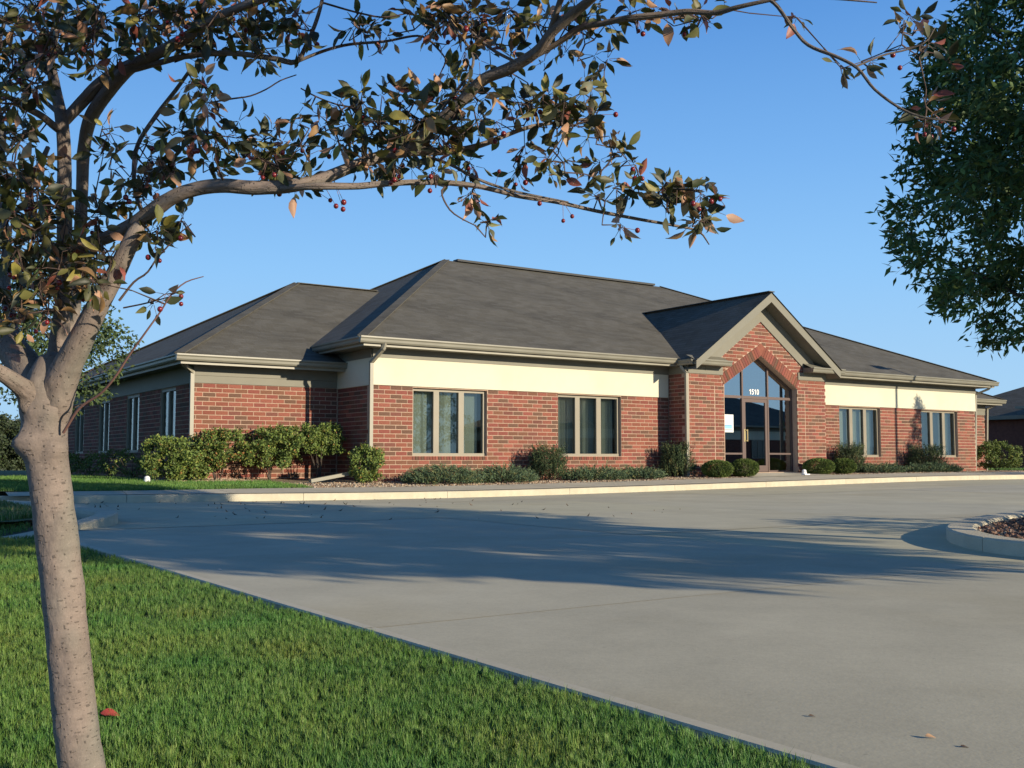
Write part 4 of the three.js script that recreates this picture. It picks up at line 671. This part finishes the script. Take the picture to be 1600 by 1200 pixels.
// ---------------------------------------------------------------- shrubs
function shrub(o) { // kind: leafy | ball | spray | upright
  seed(o.seed); const T = thing(o.name, o.label, 'shrub', o.group, V(o.x, 0, o.z)), b = raw(), st = [], y0 = o.y, h = o.h, rx = o.rx, rz = o.rz || o.rx;
  const stems = o.kind === 'ball' ? 4 : o.kind === 'spray' ? 5 : o.stems || 7;
  for (let k = 0; k < stems; k++) { const a = rr(0, 6.283), q = rr(.2, .7); part('stem', tube([V(rr(-.05, .05), y0 - .06, rr(-.05, .05)), V(Math.cos(a) * rx * q * .5, y0 + h * .35, Math.sin(a) * rz * q * .5), V(Math.cos(a) * rx * q, y0 + h * (o.kind === 'spray' ? .5 : .8), Math.sin(a) * rz * q)], (t) => .012 * (1 - .7 * t), 6, 5, 0).geo, o.kind === 'leafy' ? M.barkDark : M.twig, T); }
  if (o.kind === 'ball') {
    for (let k = 0; k < o.n; k++) { const d = sdir(), f = rr(.8, 1.0) * (1 + .07 * (fbm(d.x * .25 + .5, d.y * .25 + d.z * .25 + .5, 8, 2) - .5)), p = V(d.x * rx * f, y0 + h * .5 + d.y * h * .5 * f, d.z * rz * f); if (p.y < y0) continue; addCard(b, p, d.clone().add(sdir().multiplyScalar(.8)).normalize(), sdir(), rr(.026, .042), .022, vary(pick(o.colours), .22)); }
  } else if (o.kind === 'leafy') {
    const cs = []; for (let k = 0; k < o.cl; k++) { const a = rr(0, 6.283), q = Math.pow(R(), .55), v = rr(o.low || .12, 1), w = Math.sqrt(Math.max(.05, 1 - Math.pow((v - .55) / .62, 2))); cs.push(V(Math.cos(a) * rx * q * w, y0 + h * v * .94, Math.sin(a) * rz * q * w)); }
    for (const c of cs) for (let k = 0; k < o.per; k++) { const p = c.clone().add(V(gauss() * .09, gauss() * .08, gauss() * .09)); if (p.y < y0 + .02) continue; addCard(b, p, sdir().add(V(0, .3, 0)).normalize(), sdir().add(V(0, .4, 0)).normalize(), rr(.04, .075), rr(.026, .045), vary(pick(o.colours), .25)); }
  } else { // spray / upright: shoots lined with short needles
    for (let k = 0; k < o.cl; k++) {
      const a = rr(0, 6.283), q = Math.sqrt(R()); let s, d, L;
      if (o.kind === 'spray') { s = V(Math.cos(a) * rx * q * .9, y0 + h * rr(.05, .75) * (1.05 - q * q * .75), Math.sin(a) * rz * q * .9); d = V(Math.cos(a) * .8 + gauss() * .5, rr(.15, .8), Math.sin(a) * .8 + gauss() * .5).normalize(); L = rr(.1, .22); }
      else { const v = rr(.02, .85); s = V(Math.cos(a) * rx * q * (1 - .35 * v) * .85, y0 + h * v * .85, Math.sin(a) * rz * q * (1 - .35 * v) * .85); d = V(Math.cos(a) * .35 + gauss() * .35, 1, Math.sin(a) * .35 + gauss() * .35).normalize(); L = rr(.12, .3) * (v > .6 ? 1.2 : 1); }
      const c = vary(pick(o.colours), .22);
      for (let j = 0; j < o.per; j++) { const p = s.clone().addScaledVector(d, L * (j + R()) / o.per), e = d.clone().multiplyScalar(.75).add(sdir().multiplyScalar(.75)).normalize(); addCard(b, p, e, sdir(), rr(.035, .07), rr(.012, .022), c); }
    }
  }
  part('foliage', build(b), o.kind === 'leafy' ? M.leafy : M.needle, T, 'stuff'); return T;
}
const YG = [[[.15, .215, .036], 4], [[.09, .145, .028], 4], [[.23, .26, .048], 1.2], [[.30, .16, .04], .2]], JUN = [[[.075, .12, .065], 4], [[.11, .155, .07], 2], [[.16, .16, .06], .8]], YEW = [[[.042, .072, .030], 4], [[.075, .105, .04], 2], [[.14, .135, .05], .5]], BOX = [[[.085, .13, .024], 4], [[.125, .17, .03], 2], [[.055, .09, .02], 2]];
const onCol = (px, z, wpx, topPy) => { const c = colAtZ(px, z); return { x: c.x, z, rx: wpx / 2 * c.m / .85, top: .42 + (718 - topPy) * c.m }; };
let sseed = 400;
function plant(kind, name, label, px, z, wpx, topPy, extra) { const q = onCol(px, z, wpx, topPy), y = extra && extra.y !== undefined ? extra.y : bedY(q.x, z) - .01; return shrub(Object.assign({ kind, name, label, x: q.x, z, y, rx: q.rx, h: q.top - y, seed: sseed++ }, extra)); }
const leafyX = { colours: YG, cl: 110, per: 62, group: 'leafy bushes at the short brick wall' };
plant('leafy', 'leafy_bush', 'round leafy bush standing just left of the corner downspout of the short wall', 266, -.75, 72, 681, { ...leafyX });
plant('leafy', 'leafy_bush', 'small leafy bush between the two bushes at the short wall corner', 305, -1.05, 50, 700, { ...leafyX, cl: 62 });
plant('leafy', 'leafy_bush', 'yellow-green leafy bush with orange tints against the short brick wall', 340, -1.2, 82, 670, { ...leafyX, low: .3, colours: [...YG, [[.28, .13, .03], .8]] });
plant('leafy', 'leafy_bush', 'largest leafy bush in the middle of the short brick wall', 424, -1.2, 88, 663, { ...leafyX, low: .3, cl: 130 });
plant('leafy', 'leafy_bush', 'leafy bush on bare stems beside the downspout trough', 500, -1.1, 66, 660, { ...leafyX, low: .5, rz: .4 });
plant('leafy', 'leafy_bush', 'narrow leafy bush in front of the main corner downspout', 573, .45, 44, 696, { ...leafyX, cl: 70, low: .1 });
plant('leafy', 'leafy_bush', 'leafy bush at the far right end of the brick front', 1556, -.5, 62, 688, { ...leafyX, cl: 150, group: undefined });
for (const [z, k] of [[-4.2, 0], [-6.2, 1], [-8.6, 2], [-11, 3]]) { const l = ['first low dark bush along the shaded side wall', 'second low dark bush along the shaded side wall', 'third low dark bush along the shaded side wall', 'farthest low dark bush along the shaded side wall'][k]; shrub({ kind: 'leafy', name: 'leafy_bush', label: l, group: 'bushes along the side wall', x: -4.2, z, y: -.04, rx: .7, h: .62 + .1 * (k % 2), colours: YG, cl: 36, per: 26, seed: 380 + k }); }
const junX = { colours: JUN, cl: 900, per: 12, group: 'spreading junipers in the beds' };
plant('spray', 'juniper', 'low spreading juniper under the corner window', 692, 1.05, 116, 722, { ...junX, rz: .7, cl: 1100 });
plant('spray', 'juniper', 'low spreading juniper right of the corner window', 786, 1.0, 92, 724, { ...junX, rz: .65 });
plant('spray', 'juniper', 'low spreading juniper under the second window', 930, 1.0, 108, 727, { ...junX, rz: .6 });
plant('spray', 'juniper', 'small spreading juniper before the entrance side wall', 1000, 1.05, 62, 727, { ...junX, rz: .55, cl: 620 });
plant('spray', 'juniper', 'low spreading juniper beyond the right boxwoods', 1372, 1.0, 82, 723, { ...junX, rz: .7 });
plant('spray', 'juniper', 'low spreading juniper in shade under the last window', 1455, 1.0, 100, 722, { ...junX, rz: .7 });
const yewX = { colours: YEW, cl: 800, per: 12, group: 'upright yews by the front wall' };
plant('upright', 'yew', 'dark upright yew between the two left windows', 856, .62, 62, 695, yewX);
plant('upright', 'yew', 'dark upright yew in the corner left of the entrance pier', 1058, .55, 56, 689, { ...yewX });
plant('upright', 'yew', 'dark upright yew right of the boxwood pair beyond the door', 1326, .6, 48, 691, yewX);
plant('upright', 'yew', 'dark upright yew in shade between the two right windows', 1446, .55, 62, 694, yewX);
const boxX = { colours: BOX, n: 9000, group: 'clipped boxwood balls at the entrance' };
plant('ball', 'boxwood', 'clipped boxwood ball farthest left of the door', 1120, 1.45, 42, 719, boxX);
plant('ball', 'boxwood', 'clipped boxwood ball just left of the glass door', 1162, 1.5, 38, 717, boxX);
plant('ball', 'boxwood', 'clipped boxwood ball just right of the entrance arch', 1278, 1.45, 42, 716, boxX);
plant('ball', 'boxwood', 'clipped boxwood ball farthest right of the door', 1316, 1.4, 34, 716, boxX);
[[-.6, 18.2, .75, 1.15], [.9, 17.2, .8, 1.1], [-.2, 16.7, .6, .9], [2.4, 18.6, .8, 1.2]].forEach(([x, z, r, h], i) => shrub({ kind: 'leafy', name: 'island_bush', label: ['bush on the mulch island beside the ash trunk', 'second bush on the mulch island behind the ash', 'low bush near the far edge of the mulch island', 'tallest bush in the middle of the mulch island'][i], group: 'bushes on the mulch island', x, z, y: -.2, rx: r, h, colours: YG, cl: 70, per: 30, seed: 470 + i }));

// ---------------------------------------------------------------- grass
{
  seed(601);
  const tuft = (n, hgt, spread, w) => { const b = raw(); for (let k = 0; k < n; k++) { const a = rr(0, 6.283), o = V(gauss() * spread, 0, gauss() * spread), bend = rr(.1, .7), h = hgt * rr(.6, 1.15), d = V(Math.cos(a), 0, Math.sin(a)), s = V(-Math.sin(a), 0, Math.cos(a)).multiplyScalar(w / 2 * rr(.8, 1.2)), k1 = o.clone().addScaledVector(d, bend * h * .22).setY(h * .55), k2 = o.clone().addScaledVector(d, bend * h * .75).setY(h * (1 - .28 * bend)), m = b.p.length / 3; const cc = pick([[[.082, .180, .028], 5], [[.054, .138, .022], 5], [[.118, .205, .045], 2], [[.25, .23, .10], .22]]); for (const q of [o.clone().add(s), o.clone().sub(s), k1.clone().addScaledVector(s, .8), k1.clone().addScaledVector(s, -.8), k2]) { b.p.push(q.x, q.y, q.z); b.c.push(...cc); } b.i.push(m, m + 1, m + 2, m + 1, m + 3, m + 2, m + 2, m + 3, m + 4); } return build(b); };
  const gm = new THREE.MeshPhysicalMaterial({ vertexColors: true, roughness: .6, transmission: .15, thickness: 0, side: THREE.DoubleSide });
  const field = (label, geo, pts, sc) => { const m = new THREE.InstancedMesh(geo, gm, pts.length); m.name = numbered('grass'); m.userData = { kind: 'stuff', label, category: 'grass' }; m.castShadow = m.receiveShadow = true; const q = new THREE.Object3D(); pts.forEach(([x, y, z, s], i) => { q.position.set(x, y, z); q.rotation.set(rr(-.12, .12), rr(0, 6.283), rr(-.12, .12)); const k = s * rr(.75, 1.25); q.scale.set(k, k * rr(.8, 1.2), k); q.updateMatrix(); m.setMatrixAt(i, q.matrix); const n = fbm(((x * .11) % 1 + 1) % 1, ((z * .11) % 1 + 1) % 1, 9, 3); const n2 = fbm(((x * .37) % 1 + 1) % 1, ((z * .37) % 1 + 1) % 1, 7, 3), t = .82 + n * .45 + n2 * .25 + rr(-.16, .16); m.setColorAt(i, C(t * (1.04 + (n2 - .5) * .8), t, t * .95)); }); scene.add(m); };
  const pts = [], vis = (x, z, mar) => { const v = V(x, -.3, z).sub(CAM), d = v.dot(FH); if (d < .9) return false; const c = v.dot(RT) / d; return c > -.49 - mar && c < .49 + mar; };
  for (let x = -16.5; x < -8.85; x += .25) for (let z = 9.2; z < 20.8; z += .25) { const cx = Math.min(x + .125, -8.9), d = Math.hypot(cx - CAM.x, z + .125 - CAM.z); if (!vis(cx, z + .125, .22)) continue; const den = d < 3.4 ? 7000 : d < 5 ? 4600 : d < 8 ? 1900 : 1000, n = Math.round(den * .0625); for (let k = 0; k < n; k++) { const X = x + rr(0, .25), Z = z + rr(0, .25); if (X > -8.845 + .008 * Math.sin(Z * 9) + rr(-.025, .008)) continue; if (Z < 10.9 && X > -9.3 + (10.85 - Z) * .9 - .05) continue; pts.push([X, Math.max(LAWN_Y, penH(X, Z)) - .004, Z, d < 5 ? 1 : 1.1]); } }
  field('short mown grass blades of the foreground lawn', tuft(10, .042, .008, .0023), pts);
  const far = []; 
  for (let k = 0; k < 26000; k++) { const x = rr(-13, -8.3), z = rr(3.6, 10.1); if (x > -8.45 - (z < 5.2 ? (5.2 - z) * .8 : 0) - (z > 9.3 ? (z - 9.3) * .8 : 0)) continue; far.push([x, -.185, z, 1.25]); }
  field('grass behind the rounded kerb end', tuft(7, .055, .016, .006), far);
  const side = []; for (let k = 0; k < 34000; k++) { const x = rr(-9, -2.25), z = rr(-7, 3.1), zm = x > -7 ? walkIn(x) - .02 : 2.9 - .55 * (-7 - x); if (z > zm || (x > -4.65 && z < -.45)) continue; side.push([x, Math.min(bedY(x, Math.min(z, 2.9)), -.02) - .016, z, 1.15]); }
  for (let k = 0; k < 5000; k++) { const x = rr(28.8, 36), z = rr(-6, 1.9); side.push([x, bedY(x, Math.min(z, 1.9)) - .014, z, 1.3]); }
  field('grass strips beside the office', tuft(7, .06, .018, .007), side);
}
{ // mulch chips and stones
  seed(651); const g = new THREE.IcosahedronGeometry(1, 0), mk = (label, pts, cols) => { const m = new THREE.InstancedMesh(g, std({ roughness: 1 }), pts.length); m.name = numbered('gravel'); m.userData = { kind: 'stuff', label, category: 'gravel' }; m.castShadow = m.receiveShadow = true; const q = new THREE.Object3D(); pts.forEach(([x, y, z], i) => { q.position.set(x, y, z); q.rotation.set(rr(0, 6), rr(0, 6), rr(0, 6)); const s = rr(.008, .024); q.scale.set(s * rr(.8, 1.7), s * rr(.5, .9), s); q.updateMatrix(); m.setMatrixAt(i, q.matrix); const c = pick(cols); m.setColorAt(i, C(...vary(c, .25))); }); scene.add(m); };
  const a = []; for (let k = 0; k < 14000; k++) { const x = rr(-2.3, 26), z = rr(.05, walkIn(x) - .02); if (x > 10.2 && x < 13.6) continue; if (x > 9 && x < 14.7 && z < .85) continue; a.push([x, bedY(x, z) - .004, z]); } for (let k = 0; k < 1800; k++) { const x = rr(-4.5, -2.3), z = rr(-1.8, -.5); a.push([x, bedY(x, z), z]); }
  mk('tan stone chips in the planting beds', a, [[[.30, .21, .14], 3], [[.40, .32, .23], 3], [[.16, .10, .07], 2], [[.48, .43, .36], .6]]);
  const b = []; for (let k = 0; k < 9000; k++) { const x = rr(-3.4, 4), z = rr(15.2, 19); if (x < -3.3 + (17.2 - z) * .9 || z < 15.75 - (x + 1.5) * .33) continue; b.push([x, H(x, z) + .08, z]); }
  mk('red-brown stone chips on the car park island', b, [[[.16, .085, .06], 4], [[.24, .15, .11], 2], [[.09, .06, .05], 3], [[.36, .29, .24], .5]]);
}
// ---------------------------------------------------------------- small things
{
  seed(700);
  const fl = (px, py, d, col, len, label, tilt) => { const e = at(px, py, 1).sub(CAM), q = CAM.clone().addScaledVector(e, (d - CAM.y) / e.y), g = leafVars[2].clone(), m = new THREE.Mesh(g, new THREE.MeshPhysicalMaterial({ color: C(...col), roughness: .7, side: THREE.DoubleSide })); leafMatrix(q, V(.7, .18, .5), V(-.2, 1, tilt), len).decompose(m.position, m.quaternion, m.scale); m.name = numbered('fallen_leaf'); m.userData = { label, category: 'leaf', group: 'fallen leaves' }; m.castShadow = m.receiveShadow = true; scene.add(m); };
  fl(1445, 1150, -.274, [.42, .26, .15], .028, 'curled tan leaf lying on the concrete near the bottom edge', .4);
  fl(156, 1114, -.275, [.34, .05, .04], .055, 'red fallen leaf caught in the grass beside the trunk', .5);
  fl(1263, 1118, -.277, [.12, .08, .05], .02, 'tiny brown leaf on the concrete left of the tan one', .2);
  fl(340, 890, -.276, [.55, .52, .45], .035, 'pale leaf scrap on the concrete near the lawn edge', .2);
  fl(1500, 1166, -.278, [.10, .07, .05], .022, 'thin dark twig-like leaf on the concrete', .1);
  const bx = (name, label, px, z, w, h, y) => { const c = colAtZ(px, z), T = thing(name, label, 'lamp', null, V(c.x, y, z)); part('housing', (() => { const g = new THREE.CylinderGeometry(w * .5, w * .62, h, 12); g.translate(0, h / 2, 0); return g; })(), M.white, T); part('base_plate', (() => { const g = new THREE.BoxGeometry(w * 1.7, .03, w * 1.2); g.translate(.03, .01, .02); return g; })(), M.white, T); part('hood', (() => { const g = new THREE.SphereGeometry(w * .52, 12, 8, 0, 6.3, 0, 1.5); g.translate(0, h, 0); return g; })(), M.white, T); };
  bx('ground_spotlight', 'small white ground spotlight by the right boxwoods', 1255, 1.75, .12, .09, bedY(16, 1.75) - .01);
  bx('ground_spotlight', 'small white ground spotlight at the edge of the side lawn', 232, -.35, .12, .10, bedY(-4.5, -.35) - .02);
  const T = thing('lamp_post', 'tall dark lamp post on the far lawn island, out of the picture', 'lamp post', null, V(22.35, -.1, 8.8));
  part('pole', new THREE.CylinderGeometry(.05, .075, 6.1, 12).translate(0, 3.05, 0), M.steel, T); part('concrete_base', new THREE.CylinderGeometry(.2, .22, .5, 14).translate(0, .2, 0), M.kerb, T); part('arm', new THREE.BoxGeometry(.5, .06, .06).translate(-.2, 6.05, 0), M.steel, T); part('lamp_head', new THREE.BoxGeometry(.6, .16, .34).translate(-.55, 6.08, 0), M.steel, T);
}
{ // scraps of leaves washed into the low spot of the car park
  seed(760); const m = new THREE.InstancedMesh(leafVars[4], std({ roughness: 1, side: THREE.DoubleSide }), 90); m.name = 'leaf_litter'; m.userData = { kind: 'stuff', label: 'scattered leaf scraps on the concrete near the kerb', category: 'leaf litter' }; m.castShadow = m.receiveShadow = true; const q = new THREE.Object3D();
  for (let k = 0; k < 90; k++) { const z = 3.45 + Math.pow(R(), 1.7) * 8, x = rr(-7.6, -.5); q.position.set(x, H(x, z) + .006, z); q.rotation.set(Math.PI / 2 + rr(-.3, .3), rr(-.3, .3), rr(0, 6.28)); q.scale.setScalar(rr(.03, .075)); q.updateMatrix(); m.setMatrixAt(k, q.matrix); m.setColorAt(k, C(...pick([[[.10, .07, .045], 3], [[.2, .13, .07], 2], [[.05, .045, .03], 2]]))); } scene.add(m);
}
// ---------------------------------------------------------------- neighbouring offices
function neighbour(label, x0, x1, z0, z1, eave, ridge, faceWin, wing) {
  const T = thing('neighbour_office', label, 'building', null, V((x0 + x1) / 2, 0, (z0 + z1) / 2)), w = (x1 - x0) / 2, d = (z1 - z0) / 2;
  const mb = std({ color: C(.16, .06, .042), map: brickGrain, roughness: .95 });
  part('wall', box(-w, w, -.5, eave * .64, -d, d), mb, T); part('stucco_band', box(-w - .03, w + .03, eave * .642, eave * .86, -d - .03, d + .03), M.stucco, T); part('frieze_board', box(-w - .05, w + .05, eave * .862, eave * .955, -d - .05, d + .05), M.trim, T);
  part('eave', box(-w - .6, w + .6, eave * .957, eave, -d - .6, d + .6), M.gutter, T);
  const h = Math.min(w, d) * .92, long = w > d, a = V(-w - .55, eave + .004, d + .55), b = V(w + .55, eave + .004, d + .55), c = V(w + .55, eave + .004, -d - .55), e = V(-w - .55, eave + .004, -d - .55), f = long ? V(-w + h, ridge, 0) : V(0, ridge, d - h), g = long ? V(w - h, ridge, 0) : V(0, ridge, -d + h);
  const r = raw(); const tri = (...q) => { const o = r.p.length / 3; q.forEach((v) => { r.p.push(v.x, v.y, v.z); r.uv.push(v.x + v.z, v.y * 2.4); }); for (let k = 1; k < q.length - 1; k++) r.i.push(o, o + k, o + k + 1); };
  if (long) { tri(a, b, g, f); tri(b, c, g); tri(c, e, f, g); tri(e, a, f); } else { tri(a, b, f); tri(b, c, g, f); tri(c, e, g); tri(e, a, f, g); }
  const q = build(r).toNonIndexed(); q.computeVertexNormals(); part('roof', q, M.roof, T);
  if (wing) { const [a0, a1, b0, b1, e2] = wing, ox = (x0 + x1) / 2, oz2 = (z0 + z1) / 2; part('wing_wall', box(a0 - ox, a1 - ox, -.5, e2 - .2, b0 - oz2, b1 - oz2), mb, T); part('wing_eave', box(a0 - ox - .5, a1 - ox + .5, e2 - .2, e2, b0 - oz2 - .5, b1 - oz2), M.trim, T);
    const wr = raw(), P = (x, y, z) => V(x - ox, y, z - oz2), zm = b1 + 2, hh = e2 + 2.3; const f4 = (...q) => { const o = wr.p.length / 3; q.forEach((v) => { wr.p.push(v.x, v.y, v.z); wr.uv.push(v.x + v.z, v.y * 2.4); }); for (let k = 1; k < q.length - 1; k++) wr.i.push(o, o + k, o + k + 1); };
    f4(P(a0 - .45, e2 + .003, b0 - .45), P(a0 - .45, e2 + .003, zm), P(a0 + 5, hh, zm), P(a0 + 5, hh, b0 + 5)); f4(P(a1 + .45, e2 + .003, b0 - .45), P(a0 - .45, e2 + .003, b0 - .45), P(a0 + 5, hh, b0 + 5), P(a1 - 5, hh, b0 + 5)); const wg = build(wr).toNonIndexed(); wg.computeVertexNormals(); part('wing_roof', wg, M.roof, T); }
  for (const [lx, lz, rot] of faceWin) { const grp = new THREE.Group(); grp.name = 'window'; grp.position.set(lx, 0, lz); grp.rotation.y = rot; T.add(grp); part('frame', merge([box(-1, 1, .5, .57, .0, .05), box(-1, 1, 1.9, 1.97, 0, .05), box(-1, -.93, .57, 1.9, 0, .05), box(.93, 1, .57, 1.9, 0, .05), box(-.35, -.28, .57, 1.9, 0, .05), box(.28, .35, .57, 1.9, 0, .05)]), M.frame, grp); part('pane', box(-.93, .93, .57, 1.9, .005, .02), std({ color: C(.03, .04, .045), roughness: .05 }), grp); }
}
neighbour('shaded brick neighbour office with cream band at the right edge', 41.5, 64, -7.9, 12, 3.15, 6.6, [[-11.28, -6, -Math.PI / 2], [-11.28, 2, -Math.PI / 2]], [42.8, 62, -15, -7.9, 2.75]);
neighbour('low brick office across the car park, mirrored in the entrance glass', 36, 62, 38, 54, 3.1, 6.6, [[-8, -8.03, Math.PI], [-2, -8.03, Math.PI], [4, -8.03, Math.PI]]);
neighbour('long low brick office across the car park, mirrored in the front windows', -4, 16, 64, 78, 3.1, 6.4, [[-5, -7.03, Math.PI], [3, -7.03, Math.PI]]);
{ // far left: pale warehouse and dark hedge trees
  const c = at(10, 700, 130), T = thing('warehouse', 'white flat-roofed warehouse far off behind the foreground trunk', 'building', null, V(c.x, 0, c.z)); part('wall', box(-16, 16, -.6, 4.6, -8, 8), std({ color: C(.72, .73, .74), roughness: .7 }), T); part('roof', box(-16.2, 16.2, 4.602, 4.9, -8.2, 8.2), M.white, T); for (let k = 0; k < 5; k++) part('window', box(-13 + k * 6, -10 + k * 6, 1.4, 2.8, 8.002, 8.05), M.glass, T); T.rotation.y = .6;
  [[-10, 60, 2.2, 3.2], [25, 62, 2.4, 2.9], [62, 64, 2.3, 3.4], [-60, 58, 2.6, 3.6], [98, 66, 2.2, 3.0]].forEach(([px, d, r, h], i) => { const b = at(px, 740, d); leafTree({ seed: 800 + i, name: 'hedge_tree', label: ['dark hedge tree at the left edge beyond the lawn', 'dark hedge tree next to the left edge beyond the lawn', 'dark hedge tree right behind the foreground trunk', 'outermost dark hedge tree beyond the lawn', 'dark hedge tree near the office back corner'][i], group: 'dark hedge trees beyond the side lawn', base: b.setY(-.3), env: [[.2, r * .7], [.9, r], [h * .7, r * .8], [h, .3]], maxR: r, trunkR: .12, clumps: 130, per: 60, spread: .35, len: .2, wid: .12, colours: [[[.03, .05, .018], 3], [[.045, .07, .02], 2]], limbs: 8 }); });
}
renderer.render(scene, camera);
